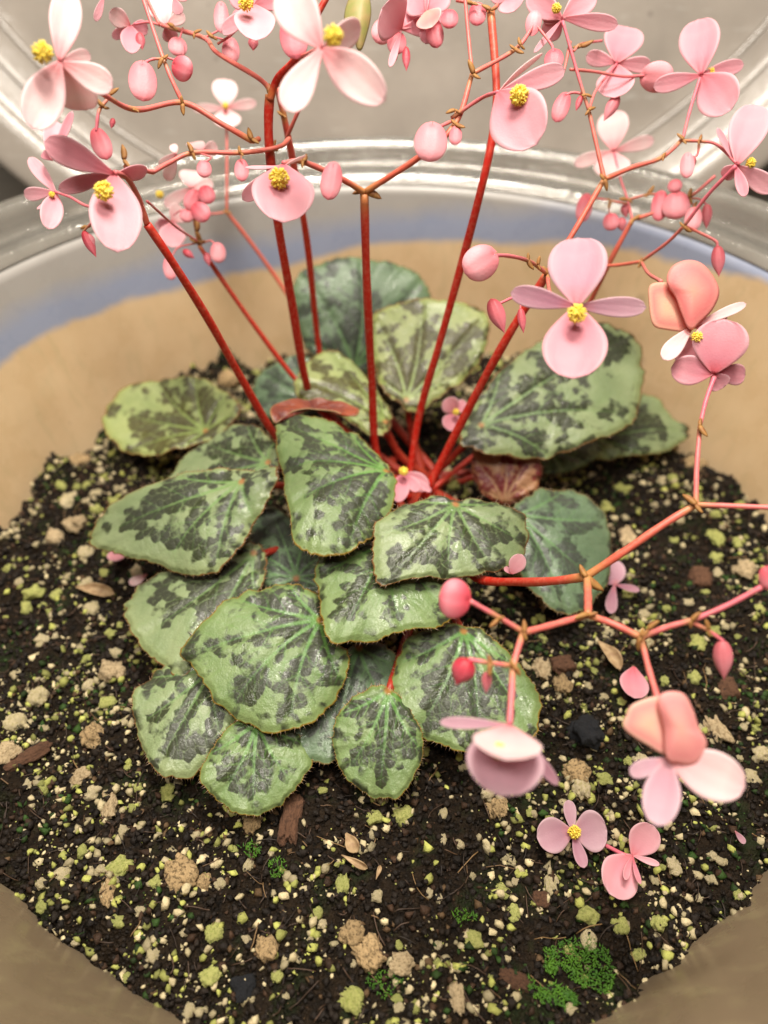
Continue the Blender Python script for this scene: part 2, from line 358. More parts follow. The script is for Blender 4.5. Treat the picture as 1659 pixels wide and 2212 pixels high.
rp = spline([(wallR(4.1), 4.1), (10.04, 4.22), (10.16, 4.30), (10.28, 4.28), (10.5, 4.24), (10.75, 4.30), (10.9, 4.52), (11.04, 4.76), (11.2, 4.82), (11.34, 4.72), (11.4, 4.5), (11.42, 4.2)], 5)
V, Fc = revolve(rp); mk('rim', V, Fc, RIMPLASTIC, tub, origin=(0, 0, 0), solid=0.10)

mk('back_wall', [(-60, 27, -1.59), (60, 27, -1.59), (60, 27, 60), (-60, 27, 60)], [[0, 1, 2, 3]], simple('grey_wall', (0.60, 0.56, 0.50), (0.66, 0.62, 0.55), 0.2, 0.7, 0, 0.1), smooth=False)
tag(bpy.data.objects['back_wall'], 'plain pale grey wall behind the tub', kind='structure')
# the lid leans open behind the tub
lean = math.radians(20); ld = np.array([0, math.sin(lean), math.cos(lean)]); ln = np.array([0, -math.cos(lean), math.sin(lean)])
lc = np.array([0, 12.6, -1.35]) + 18.1 * ld
lp = spline([(0.02, -0.9), (6.0, -0.9), (10.0, -0.88), (12.2, -0.84), (12.9, -0.76), (13.0, -0.70), (13.1, -0.74), (13.6, -0.62), (13.7, -0.55), (13.8, -0.58), (14.3, -0.35), (14.6, -0.05), (15.0, 0.05), (15.5, 0.05), (15.6, -0.1)], 4)
lp[:, 0] *= 1.16; V, Fc = revolve(lp, 200)
V = lc + V[:, :1] * RIGHT + V[:, 1:2] * ld + V[:, 2:3] * ln
lid = mk('tub_lid', V, Fc, LIDPLASTIC, solid=0.09)
tag(lid, 'hazy clear plastic lid standing open behind the tub rim', 'lid')

def soil_z(x, y):
    x, y = np.asarray(x, float), np.asarray(y, float); r2 = x * x + y * y
    return (0.55 * (fbm2(x * 0.45 + 9, y * 0.45 + 3, 1, 3) - 0.5) + 0.34 * (fbm2(x * 1.5, y * 1.5, 5, 3) - 0.5)
            + 0.16 * (fbm2(x * 5, y * 5, 9, 2) - 0.5) + 0.25 * np.exp(-(x ** 2 + (y - 1) ** 2) / 14) - 0.1
            + sstep(7.9, 8.8, np.sqrt(r2)) * 2.1 * (fbm2(np.arctan2(y, x) * 9 + 30, np.sqrt(r2) * 0.4, 77, 3) - 0.5))
N = 300; g = np.linspace(-9.2, 9.2, N); X, Y = np.meshgrid(g, g, indexing='ij'); Z = soil_z(X, Y)
Z += 0.10 * (fbm2(X * 14, Y * 14, 21, 2) - 0.5)
V = np.stack([X, Y, Z], 2).reshape(-1, 3); R = np.hypot(V[:, 0], V[:, 1]); lim = wallR(V[:, 2]) + 0.02
sc_ = np.where(R > lim, lim / np.maximum(R, 1e-6), 1); V[:, :2] *= sc_[:, None]
V[:, 2] -= np.clip(R - lim, 0, 3) * 0.05
i, j = np.meshgrid(np.arange(N - 1), np.arange(N - 1), indexing='ij'); i, j = i.ravel(), j.ravel()
keep = np.hypot(g[i], g[j]) < 9.3; i, j = i[keep], j[keep]
Q = np.stack([i * N + j, (i + 1) * N + j, (i + 1) * N + j + 1, i * N + j + 1], 1)
soil = mk('soil', V, Q, SOIL, origin=(0, 0, 0)); tag(soil, 'dark moist potting soil filling the tub', kind='structure')

# ------------------------------------------------------------------ the begonia
CROWN = Pz(905, 1045, 0.25)
plant = tag(empty('begonia_plant', (CROWN[0], CROWN[1], 0.0)), 'begonia with dark-blotched silvery green leaves, red stems and sprays of pink flowers', 'plant')

def closed(pts, n):                        # smooth closed outline with n points
    p = np.asarray(pts, float); m = len(p); out = []
    for i in range(m):
        a, b, c, d = p[i - 1], p[i], p[(i + 1) % m], p[(i + 2) % m]; t = np.linspace(0, 1, 16, endpoint=False)[:, None]
        out.append(0.5 * (2 * b + (c - a) * t + (2 * a - 5 * b + 4 * c - d) * t ** 2 + (3 * b - a - 3 * c + d) * t ** 3))
    q = np.vstack(out); q = np.vstack([q, q[:1]])
    s = np.concatenate([[0], np.cumsum(np.linalg.norm(np.diff(q, axis=0), axis=1))])
    u = np.linspace(0, s[-1], n, endpoint=False)
    return np.stack([np.interp(u, s, q[:, k]) for k in range(q.shape[1])], 1)
def segdist(p, a, b):
    ab = b - a; t = np.clip(((p - a) @ ab) / (ab @ ab + 1e-9), 0, 1)
    return np.linalg.norm(p - a - t[:, None] * ab, axis=1), t

LEAF_POLY = []
def leaf(out, J, plane, mat=0, dark=0.5, dome=0.16, wave=0.05, seed=1, back=False, hairs=True, pet=True, petbend=0.6, NA=240, NR=56):
    r = np.random.default_rng(seed * 31 + 5)
    LEAF_POLY.append(np.array(out, float))
    A, B, D = (Pz(*q) for q in plane); n = nrm(np.cross(B - A, D - A))
    if n @ (CAM - A) < 0: n = -n
    def hit(x, y):
        d = P(x, y, 1.0) - CAM; return CAM + d * ((A - CAM) @ n) / (d @ n)
    O3 = np.array([hit(*q) for q in out]); J3 = hit(*J)
    far = O3[np.argmax(np.linalg.norm(O3 - J3, axis=1))]
    u = nrm(far - J3); v = np.cross(n, u)
    to2 = lambda p: np.stack([(p - J3) @ u, (p - J3) @ v], -1)
    O = closed(to2(O3), NA); c = O.mean(0)
    size = np.sqrt(abs(np.sum(O[:, 0] * np.roll(O[:, 1], -1) - O[:, 1] * np.roll(O[:, 0], -1))) / 2)
    ang = np.arange(NA) / NA * 2 * math.pi
    if np.sum(O[:, 0] * np.roll(O[:, 1], -1) - O[:, 1] * np.roll(O[:, 0], -1)) < 0: O = O[::-1].copy()
    rag = (noise2(np.arange(NA) * 0.16, np.zeros(NA), seed) - 0.5) * 0.05 + (noise2(np.arange(NA) * 0.45, np.ones(NA), seed) - 0.5) * 0.036
    O = c + (O - c) * (1 + rag[:, None])
    rho = (np.arange(1, NR + 1) / NR) ** 0.85
    p2 = np.vstack([c[None], (c + rho[:, None, None] * (O - c)[None]).reshape(-1, 2)])
    rr = np.concatenate([[0], np.repeat(rho, NA)]); aa = np.concatenate([[0], np.tile(ang, NR)])
    # veins from the stalk junction
    oa = np.arctan2(O[:, 1], O[:, 0]); orr = np.linalg.norm(O, axis=1)
    def reach(th):
        dd = np.abs((oa - th + math.pi) % (2 * math.pi) - math.pi); k = dd < 0.12
        return orr[k].max() if k.any() else 0
    rmax = orr.max(); segs, prim = [], []
    def vein(a, b, w0, w1, bend, m=6):
        d = b - a; nn = np.array([-d[1], d[0]]); t = np.linspace(0, 1, m + 1)
        q = a + t[:, None] * d + (4 * bend * t * (1 - t))[:, None] * nn
        for k in range(m): segs.append((q[k], q[k + 1], w0 + (w1 - w0) * t[k], w0 + (w1 - w0) * t[k + 1]))
        return q
    for th in np.radians([0, 30, -30, 62, -62, 98, -98, 138, -138]):
        th += r.normal() * 0.05; L = reach(th)
        if L < 0.25 * rmax: continue
        e = np.array([math.cos(th), math.sin(th)]) * L * 0.96; sg = np.sign(th) if abs(th) > 0.1 else r.choice([-1, 1]) * 0.3
        q = vein(np.zeros(2), e, 0.030, 0.006, -0.05 * sg)
        prim.append(q)
        for tt in (0.34, 0.52, 0.68, 0.82):
            for sd in (-1, 1):
                k = tt * 6; i0 = min(int(k), 5); bp = q[i0] + (k - i0) * (q[i0 + 1] - q[i0]); dr = math.atan2(*(q[i0 + 1] - q[i0])[::-1]) + sd * (0.62 + r.normal() * 0.08)
                l2 = L * (1 - tt) * (0.55 + 0.25 * r.random()) + 0.12 * L * 0.5
                q2 = vein(bp, bp + l2 * np.array([math.cos(dr), math.sin(dr)]), 0.013, 0.003, 0.06 * sd, 3)
    dmin = np.full(len(p2), 9.0); vn = np.zeros(len(p2)); dp = np.full(len(p2), 9.0)
    for (a, b, w0, w1) in segs:
        d, t = segdist(p2, a, b); w = w0 + (w1 - w0) * t
        vn = np.maximum(vn, (1 - sstep(0.55, 1.9, d / w)) * (1 if w0 > 0.0135 else 0.55))
    for q in prim:
        for k in range(6): dp = np.minimum(dp, segdist(p2, q[k], q[k + 1])[0])
    # areoles: small cells, dark ones gathered in blotches
    cs = 0.175 * (0.75 + 0.25 * size / 2.6)
    wx = p2[:, 0] + 0.12 * (fbm2(p2[:, 0] * 7, p2[:, 1] * 7, seed, 3) - 0.5); wy = p2[:, 1] + 0.12 * (fbm2(p2[:, 0] * 7, p2[:, 1] * 7, seed + 3, 3) - 0.5)
    gx, gy = np.floor(wx / cs), np.floor(wy / cs)
    f1 = np.full(len(p2), 9.0); f2 = f1.copy(); sx = np.zeros(len(p2)); sy = sx.copy()
    for ox in (-1, 0, 1):
        for oy in (-1, 0, 1):
            ix, iy = (gx + ox).astype(np.int64), (gy + oy).astype(np.int64); key = ix * 7919 + iy * 104729
            cx, cy = (ix + 0.1 + 0.8 * _h(key, seed)) * cs, (iy + 0.1 + 0.8 * _h(key, seed + 91)) * cs
            d = np.hypot(wx - cx, wy - cy); nw = d < f1
            f2 = np.where(nw, f1, np.minimum(f2, d)); f1 = np.where(nw, d, f1); sx = np.where(nw, cx, sx); sy = np.where(nw, cy, sy)
    site = np.stack([sx, sy], 1); sdp = np.full(len(p2), 9.0)
    for q in prim:
        for k in range(6): sdp = np.minimum(sdp, segdist(site, q[k], q[k + 1])[0])
    th = np.arctan2(sy, sx); rk = np.interp(th, np.sort(oa), orr[np.argsort(oa)], period=2 * math.pi)
    rj = np.hypot(sx, sy) / np.maximum(rk, 0.2)
    thp = np.arctan2(p2[:, 1], p2[:, 0]); rp = np.hypot(p2[:, 0], p2[:, 1])
    mx, my = 0.55 * sx + 0.45 * p2[:, 0], 0.55 * sy + 0.45 * p2[:, 1]; rm = np.hypot(mx, my); tm = np.arctan2(my, mx)
    fld = 0.5 + 1.0 * (fbm2(tm * 4.2 + seed * 3.1, rm * 1.7 + seed, seed + 50, 3) - 0.5) + 1.15 * (fbm2(mx * 3.9 + seed, my * 3.9, seed + 55, 3) - 0.5) \
        + 0.34 * (np.exp(-(sdp / (0.10 * size)) ** 2) - 0.38) + 0.10 * sstep(0.02, 0.25, rj) - 0.30 * sstep(0.70, 1.0, rj) - 0.06 \
        + (_h((sx * 977).astype(np.int64) * 31 + (sy * 977).astype(np.int64), seed) - 0.5) * 0.22 + 0.42 * (fbm2(p2[:, 0] * 9 + 7, p2[:, 1] * 9, seed + 61, 3) - 0.5)
    thr = 0.66 - 0.28 * dark
    dk = sstep(thr - 0.17, thr + 0.17, fld) * (0.60 + 0.40 * sstep(0.0, 0.034, f2 - f1)) * 0.97
    spots = sstep(0.60, 0.72, fbm2(p2[:, 0] * 3.2, p2[:, 1] * 3.2, seed + 7, 3)) * sstep(0.72, 0.97, rr) * 0.8
    rjp = np.hypot(p2[:, 0], p2[:, 1]) / rmax; vn = vn * (1 - 0.65 * sstep(0.1, 0.8, rjp)); dk = np.maximum(dk, spots); dk = dk * (1 - 0.5 * vn)
    eg = sstep(0.965, 1.0, rr) * 0.62 + 0.34 * sstep(0.8, 1.0, rr)
    jn = 0.6 * (1 - sstep(0.02, 0.10, np.hypot(p2[:, 0], p2[:, 1])))
    # relief
    h = dome * size / 2.5 * (1 - rr ** 2) + wave * size / 2.5 * rr ** 3 * np.sin(aa * 5 + seed) + wave * 0.8 * rr ** 4 * (noise2(np.cos(aa) * 6 + 9, np.sin(aa) * 6 + 9, seed) - 0.5) * 2 \
        - 0.034 * np.exp(-(dp / 0.10) ** 2) + 0.005 * sstep(0, 0.10, f2 - f1) - 0.05 * sstep(0.9, 1.0, rr)
    h += 0.05 * (fbm2(p2[:, 0] * 1.3, p2[:, 1] * 1.3, seed + 2, 2) - 0.5)
    V = J3 + p2[:, :1] * u + p2[:, 1:] * v + h[:, None] * n
    i, j = np.meshgrid(np.arange(NR - 1), np.arange(NA), indexing='ij'); i, j = i.ravel(), j.ravel(); j2 = (j + 1) % NA
    Qd = np.stack([1 + i * NA + j, 1 + (i + 1) * NA + j, 1 + (i + 1) * NA + j2, 1 + i * NA + j2], 1)
    j = np.arange(NA); T = np.stack([np.zeros(NA, int), 1 + j, 1 + (j + 1) % NA], 1)
    Fc = np.vstack([Qd[:, [0, 1, 2]], Qd[:, [0, 2, 3]], T])
    o = mk('leaf', V, Fc, [LEAF[mat], LEAF[0] if back else RED_BACK], plant, attrs={'dark': dk, 'vein': vn, 'edge': eg, 'junction': jn * (0.3 if back else 1)}, solid=0.035)
    if back: o['label'] = 'leaf turned to show its red-blotched underside'
    if hairs:
        mb = MB(); rim = V[1 + (NR - 1) * NA:]; ctr = V[0]
        for k in np.linspace(0, NA, 110, endpoint=False):
            q = rim[int(k) % NA]; od = nrm(q - ctr); l = 0.05 + 0.06 * r.random()
            dr = nrm(od + r.normal(size=3) * 0.45 - n * 0.2); sd = nrm(np.cross(dr, n)); s2 = np.cross(dr, sd); w = 0.005
            b0 = q - od * 0.012
            mb.add([b0 + sd * w, b0 - sd * w * 0.5 + s2 * w, b0 - sd * w * 0.5 - s2 * w, q + dr * l], [[0, 1, 3], [1, 2, 3], [2, 0, 3]], 0)
        tag(mb.build('margin_hair', HAIR, o), kind='stuff')
    if pet:
        e = CROWN + np.array([r.normal() * 0.35, r.normal() * 0.35, 0.0]); j0 = J3 - n * 0.13 + h[np.argmin(np.hypot(p2[:, 0], p2[:, 1]))] * n
        m1 = j0 * 0.6 + e * 0.4 - n * petbend * 0.5
        q = spline([j0, m1, e], 12)
        Vt, Ft, _ = tube(q, np.linspace(0.07, 0.11, len(q)), 9); mb = MB(); mb.add(Vt, Ft, 0)
        for _ in range(90):
            k = r.integers(1, len(q) - 1); dr = nrm(np.cross(q[k] - q[k - 1], r.normal(size=3))); b0 = q[k] + dr * 0.07 + (q[k] - q[k - 1]) * r.random(); sd = nrm(np.cross(dr, [0.2, 0.5, 0.8])) * 0.006
            mb.add([b0 + sd, b0 - sd, b0 + np.cross(dr, sd), b0 + dr * (0.05 + 0.06 * r.random())], [[0, 1, 3], [1, 2, 3], [2, 0, 3]], 0)
        mb.build('petiole', PETIOLE, o)
    return o

leaf([(640,600),(665,575),(720,557),(790,556),(860,568),(905,590),(932,635),(925,690),(880,740),(830,790),(770,812),(710,790),(665,755),(642,700),(632,645)],
     (765,795), [(765,795,1.6),(790,556,3.6),(640,640,3.0)], 1, 0.55, seed=1, hairs=False)
leaf([(803,705),(815,672),(850,652),(900,645),(960,648),(1020,655),(1050,670),(1058,705),(1050,745),(1030,790),(990,830),(950,858),(915,880),(885,888),(862,870),(835,850),(815,810),(803,760)],
     (878,862), [(878,870,2.0),(900,645,3.3),(1050,700,3.0)], 2, 0.50, seed=2, dome=0.05)
leaf([(637,830),(660,782),(700,757),(740,765),(780,795),(805,830),(835,868),(848,900),(835,935),(800,938),(760,905),(700,880),(650,860)],
     (832,912), [(832,912,1.9),(640,830,2.5),(740,765,2.5)], 2, 0.62, seed=3, dome=0.12)
leaf([(543,845),(560,805),(600,780),(640,765),(690,785),(700,850),(655,890),(590,905),(552,885)],
     (680,870), [(680,870,1.3),(545,845,1.3),(640,765,1.9)], 1, 0.45, seed=4, hairs=False)
leaf([(220,895),(240,860),(280,832),(340,815),(400,812),(450,820),(490,843),(515,870),(512,900),(485,925),(450,945),(400,962),(360,976),(310,979),(265,970),(232,938)],
     (440,925), [(440,925,1.3),(225,895,1.1),(400,812,1.7)], 2, 0.56, seed=5, dome=-0.08, hairs=False)
leaf([(360,1050),(372,1012),(400,983),(440,950),(490,922),(540,917),(580,938),(600,970),(600,1020),(560,1060),(450,1080)],
     (580,1000), [(580,1000,2.0),(365,1030,1.35),(540,917,2.1)], 0, 0.58, seed=6, hairs=False)
leaf([(190,1160),(205,1122),(260,1076),(320,1042),(380,1023),(440,1013),(500,1010),(548,1013),(592,1002),(598,1025),(592,1058),(560,1110),(530,1160),(490,1212),(448,1243),(410,1243),(370,1232),(320,1213),(280,1204),(240,1192),(205,1181)],
     (524,1042), [(524,1042,2.5),(195,1160,1.5),(430,1243,1.6)], 0, 0.44, seed=17, dome=0.14)
upright = leaf([(597,940),(600,912),(625,890),(660,890),(700,900),(740,920),(780,945),(815,975),(840,1005),(856,1045),(850,1080),(830,1120),(800,1160),(760,1190),(720,1200),(680,1195),(650,1180),(630,1155),(625,1110),(615,1060),(608,1010),(598,970)],
     (835,1020), [(835,1020,2.75),(600,950,2.95),(720,1200,2.6)], 3, 0.62, seed=8, dome=0.22)
leaf([(805,1172),(815,1130),(850,1095),(900,1075),(950,1069),(983,1080),(1020,1071),(1060,1075),(1110,1095),(1140,1125),(1148,1162),(1130,1200),(1090,1225),(1040,1240),(980,1247),(920,1247),(870,1255),(830,1258),(812,1240),(803,1205)],
     (984,1090), [(984,1090,2.7),(930,1247,2.4),(1147,1160,2.4)], 0, 0.56, seed=9, dome=0.16)
leaf([(680,1240),(690,1200),(730,1165),(800,1150),(900,1170),(990,1220),(1012,1280),(990,1315),(955,1348),(900,1358),(850,1366),(810,1380),(760,1382),(722,1385),(705,1365),(693,1310)],
     (838,1165), [(838,1165,2.15),(800,1380,1.95),(1000,1290,1.95)], 3, 0.46, seed=10, wave=0.07)
leaf([(386,1405),(430,1352),(480,1302),(530,1274),(600,1260),(650,1263),(688,1285),(702,1330),(718,1375),(750,1408),(753,1445),(740,1480),(720,1515),(690,1550),(650,1575),(600,1583),(560,1575),(510,1550),(470,1520),(440,1480),(412,1435)],
     (692,1338), [(692,1338,1.6),(387,1405,1.45),(600,1583,1.05)], 3, 0.70, seed=11, dome=0.2)
leaf([(265,1305),(290,1270),(330,1242),(370,1228),(430,1215),(500,1190),(550,1170),(575,1210),(550,1280),(500,1340),(450,1400),(420,1440),(392,1465),(350,1440),(310,1400),(276,1350)],
     (548,1195), [(548,1195,1.4),(268,1305,1.0),(390,1465,0.95)], 0, 0.58, seed=12)
leaf([(285,1500),(318,1462),(350,1435),(400,1420),(460,1425),(510,1480),(510,1540),(480,1600),(450,1640),(420,1670),(380,1682),(340,1670),(310,1630),(290,1570)],
     (462,1440), [(462,1440,1.0),(287,1530,0.75),(380,1680,0.55)], 0, 0.60, seed=13)
leaf([(430,1672),(460,1610),(510,1555),(580,1540),(640,1580),(668,1620),(673,1652),(650,1690),(610,1735),(560,1760),(510,1755),(470,1732),(445,1705)],
     (555,1560), [(555,1560,0.85),(560,1760,0.42),(672,1650,0.55)], 3, 0.66, seed=14)
leaf([(580,1600),(600,1540),(660,1480),(720,1430),(770,1385),(830,1390),(858,1430),(845,1510),(790,1570),(730,1640),(680,1646),(640,1636),(600,1620)],
     (775,1400), [(775,1400,0.95),(650,1640,0.55),(850,1430,0.85)], 1, 0.7, seed=15)
leaf([(717,1590),(730,1540),(770,1500),(820,1480),(862,1500),(895,1548),(915,1602),(905,1660),(870,1715),(830,1728),(780,1710),(742,1672),(722,1632)],
     (838,1492), [(838,1492,1.2),(830,1728,0.5),(720,1590,0.85)], 3, 0.66, seed=16)
leaf([(845,1480),(858,1425),(880,1380),(930,1355),(990,1343),(1040,1358),(1090,1398),(1130,1440),(1160,1490),(1168,1530),(1155,1590),(1120,1602),(1050,1620),(1000,1626),(940,1603),(882,1580),(852,1540)],
     (1002,1362), [(1002,1362,1.4),(1000,1620,0.8),(1160,1500,1.1)], 3, 0.58, seed=7)
leaf([(1090,1120),(1120,1082),(1160,1060),(1200,1050),(1250,1060),(1300,1100),(1325,1160),(1320,1222),(1300,1280),(1240,1326),(1190,1312),(1150,1270),(1115,1210),(1090,1160)],
     (1120,1112), [(1120,1112,1.5),(1320,1170,0.95),(1240,1325,0.7)], 1, 0.60, seed=18)
leaf([(995,950),(1005,910),(1040,850),(1090,790),(1150,742),(1210,715),(1290,698),(1340,703),(1375,720),(1386,760),(1391,810),(1386,870),(1378,900),(1330,932),(1290,950),(1240,970),(1180,985),(1120,988),(1060,983),(1018,970)],
     (1040,918), [(1040,918,2.2),(1375,720,2.9),(1180,985,1.8)], 0, 0.66, seed=19, dome=0.10)
leaf([(1250,960),(1300,890),(1350,855),(1390,848),(1425,862),(1460,898),(1490,920),(1482,950),(1430,975),(1350,986),(1280,987)],
     (1275,950), [(1275,950,0.9),(1490,920,0.8),(1390,848,1.2)], 0, 0.62, seed=20, hairs=False)
leaf([(1165,985),(1200,950),(1260,940),(1305,950),(1292,985),(1250,1010),(1195,1021),(1170,1008)],
     (1180,975), [(1180,975,1.0),(1300,955,0.9),(1195,1020,0.8)], 1, 0.3, seed=21, hairs=False)
leaf([(1018,1000),(1030,965),(1090,950),(1150,965),(1170,1005),(1163,1050),(1130,1076),(1090,1088),(1050,1072),(1028,1040)],
     (1088,1082), [(1088,1082,0.9),(1090,960,1.7),(1168,1010,1.4)], 4, 0.85, seed=22, back=True, pet=False)
leaf([(540,1125),(590,1090),(650,1140),(700,1200),(700,1270),(620,1275),(550,1250)],
     (640,1250), [(640,1250,1.0),(545,1130,1.1),(690,1200,1.1)], 1, 0.8, seed=23)
ct = NT('curled_margin_red'); cn = ct.noise(2.2, 4, 0.6)
CURL = ct.done(ct.pbr(**{'Base Color': ct.mix(ct.ramp(ct.attr('t'), [(0.95, 0.0), (1.0, 0.5)]), ct.mix(ct.ramp(cn, [(0.35, 0.0), (0.65, 1.0)]), (0.09, 0.010, 0.006), (0.24, 0.05, 0.018)), (0.42, 0.30, 0.13)), 'Roughness': 0.5, 'Normal': ct.bump(cn, 0.8, 0.12)}))
# the margin of the upright leaf curls over and shows its red underside
def sheet(out, d, name, mat, parent, bulge=0.1, solid=0.04, NR=10, NA=72, dz=None):
    o3 = np.array([P(x, y, d if len(q) < 3 else q[2]) for q in out for x, y in [q[:2]]])
    O = closed(o3, NA); c = O.mean(0); nn = nrm(CAM - c)
    rho = np.arange(1, NR + 1) / NR
    V = np.vstack([c[None], (c + rho[:, None, None] * (O - c)).reshape(-1, 3)]); rr = np.concatenate([[0], np.repeat(rho, NA)])
    V = V + (bulge * (1 - rr ** 2))[:, None] * nn
    i, j = np.meshgrid(np.arange(NR - 1), np.arange(NA), indexing='ij'); i, j = i.ravel(), j.ravel(); j2 = (j + 1) % NA
    Qd = np.stack([1 + i * NA + j, 1 + (i + 1) * NA + j, 1 + (i + 1) * NA + j2, 1 + i * NA + j2], 1)
    j = np.arange(NA); T = np.stack([np.zeros(NA, int), 1 + j, 1 + (j + 1) % NA], 1)
    return mk(name, V, np.vstack([Qd[:, :3], Qd[:, [0, 2, 3]], T]), mat, parent, attrs={'t': rr, 'rib': rr * 0}, solid=solid)
o = sheet([(583,892,14.5),(590,878,14.8),(612,868,14.9),(640,862,15.0),(665,866,15.0),(690,860,15.0),(715,867,15.0),(742,869,14.9),(765,880,14.8),(777,887,14.7),(768,900,14.5),(742,896,14.6),(720,889,14.62),(690,886,14.65),(660,884,14.65),(628,891,14.6),(606,905,14.45),(594,916,14.4)], 14.6, 'curled_margin', CURL, upright, -0.10, 0.022)
o['label'] = 'curled leaf margin showing its red-brown underside'

# ---- flower stems: each is one branching stalk; points are (x, y, depth)
def stem(branches, bracts=()):
    """branches: lists of ((points), r0, r1, t0, t1) with radius in cm and t the colour position along the stalk"""
    mb = MB(); nodes = []
    for pts, r0, r1, t0, t1 in branches:
        q = spline([P(*p) for p in pts], 10); k = len(q); s = np.linspace(0, 1, k)
        rad = (r0 + (r1 - r0) * s) * (0.77 if t0 < 0.45 else 0.72); rad = rad * (1 + 0.05 * np.sin(s * 23 + r0 * 99))
        V, Fc, tt = tube(q, rad, 10); mb.add(V, Fc, t0 + (t1 - t0) * tt)
    V = np.concatenate(mb.V); nd = np.zeros(len(V))
    for b in bracts:
        c = P(*b[:3]); nd = np.maximum(nd, 1 - sstep(0.05, 0.17 + (max(0, (b[4] - 0.2) * 2) if len(b) > 4 else 0), np.linalg.norm(V - c, axis=1)))
    o = mk('flower_stem', V, mb.faces(), STEM, plant, attrs={'t': np.concatenate(mb.A), 'node': nd})
    for i, b in enumerate(bracts):
        c = P(*b[:3]); r = np.random.default_rng(int(b[0] * 7 + b[1]))
        m2 = MB()
        for k in range(2):
            a = math.radians((b[3] if len(b) > 3 else r.random() * 360) + k * 170 + r.normal() * 15)
            dr = nrm(math.cos(a) * RIGHT - math.sin(a) * UP + FWD * r.normal() * 0.3); L = 0.85 * (b[4] if len(b) > 4 else 0.2) * (1 if k == 0 else 0.65)
            sd = nrm(np.cross(dr, FWD)); W = L * 0.2; s = np.linspace(0, 1, 7)
            up = np.cross(sd, dr)
            ctr = c + s[:, None] * dr * L + (0.25 * L * s ** 2 * (1 if r.random() > .5 else -1))[:, None] * sd + up * 0.0
            w = W * np.sin(np.pi * np.clip(s * 0.85 + 0.15, 0, 1)) ** 0.7
            Vb = np.vstack([ctr + sd * w[:, None] + up * (0.15 * w)[:, None], ctr - up * (0.4 * w)[:, None], ctr - sd * w[:, None] + up * (0.15 * w)[:, None]])
            i7 = np.arange(6); Fb = np.vstack([np.stack([i7, i7 + 1, i7 + 8, i7 + 7], 1), np.stack([i7 + 7, i7 + 8, i7 + 15, i7 + 14], 1)])
            m2.add(Vb, Fb, 0)
        m2.build('bract', BRACT, o, solid=0.012)
    return o

stem([([(870,1065,16.6),(815,985,16.3),(803,820,15.2),(792,600,13.7),(787,418,12.7)], .115, .095, 0, .42),
      ([(787,416,12.7),(735,385,12.3),(655,350,11.9),(612,352,11.3)], .075, .05, .5, .85), ([(735,386,12.3),(725,368,11.9),(722,362,11.8)], .03, .025, .8, 1),
      ([(787,416,12.7),(910,336,12.1),(985,265,12.0),(1020,160,12.0)], .075, .055, .5, .72), ([(1020,160,12.0),(1012,80,12.1),(1003,-20,12.1)], .045, .04, .7, .8),
      ([(1020,160,12.0),(1115,105,12.2),(1155,50,12.3)], .05, .04, .65, .9), ([(975,255,12.0),(1040,212,11.7),(1076,199,11.2)], .045, .04, .8, 1),
      ([(985,240,12.0),(986,262,12.0),(985,280,11.9)], .04, .03, .7, .9), ([(975,262,12),(948,275,11.8),(933,285,11.7)], .04, .035, .85, 1),
      ([(1155,50,12.3),(1190,95,12.2),(1195,112,12.1)], .03, .03, .8, 1)],
     [(787,412,12.7,10,.38),(1022,160,11.9,230,.25),(983,238,11.9,170,.18),(655,348,11.8,300,.2),(1113,106,12.1,40,.2),(1125,98,12.1,250,.16),(985,268,11.9,30,.2)])
stem([([(880,1070,16.8),(690,880,16.6),(660,820,16.0),(628,640,14.6),(600,480,13.4),(583,330,12.6),(580,260,12.3),(583,205,12.1)], .115, .10, 0, .40),
      ([(583,215,12.1),(600,170,11.9),(645,120,11.4),(670,60,11.0),(720,-30,10.8)], .085, .06, .1, .4), ([(590,205,12.1),(560,170,12.2),(470,115,12.6),(440,82,12.8),(350,55,13.0)], .06, .05, .6, .8),
      ([(600,185,12.0),(625,150,11.8),(640,100,11.6),(690,30,11.4)], .05, .04, .6, .8), ([(645,125,11.4),(680,110,10.0),(694,103,9.2)], .045, .04, .6, .9),
      ([(470,95,12.6),(500,75,12.5),(525,45,12.3),(548,10,12.0)], .03, .025, .8, 1), ([(440,82,12.8),(465,70,12.8),(480,60,12.8)], .025, .02, .8, 1),
      ([(350,55,13.0),(320,48,13.0),(290,52,13.0)], .03, .03, .8, 1), ([(345,55,13),(310,-20,13)], .04, .035, .7, .8), ([(395,60,12.9),(388,85,12.8)], .02, .02, .8, 1), ([(455,78,12.8),(500,90,12.7)], .02, .02, .8, 1)],
     [(583,203,12.1,250,.22),(590,320,12.6,260,.2),(462,82,12.6,220,.18),(375,58,12.9,250,.18),(525,50,12.3,250,.15),(420,72,12.7,300,.16)])
stem([([(890,1080,17.2),(720,900,17.6),(690,760,17.3),(668,560,15.6),(655,470,14.8),(635,360,14.0),(615,260,13.4),(600,190,13.1)], .10, .075, 0.15, .55),
      ([(618,300,13.5),(640,250,13.2),(665,190,13.0),(690,130,13.0)], .05, .045, .6, .85)],
     [(612,250,13.3,200,.15)])
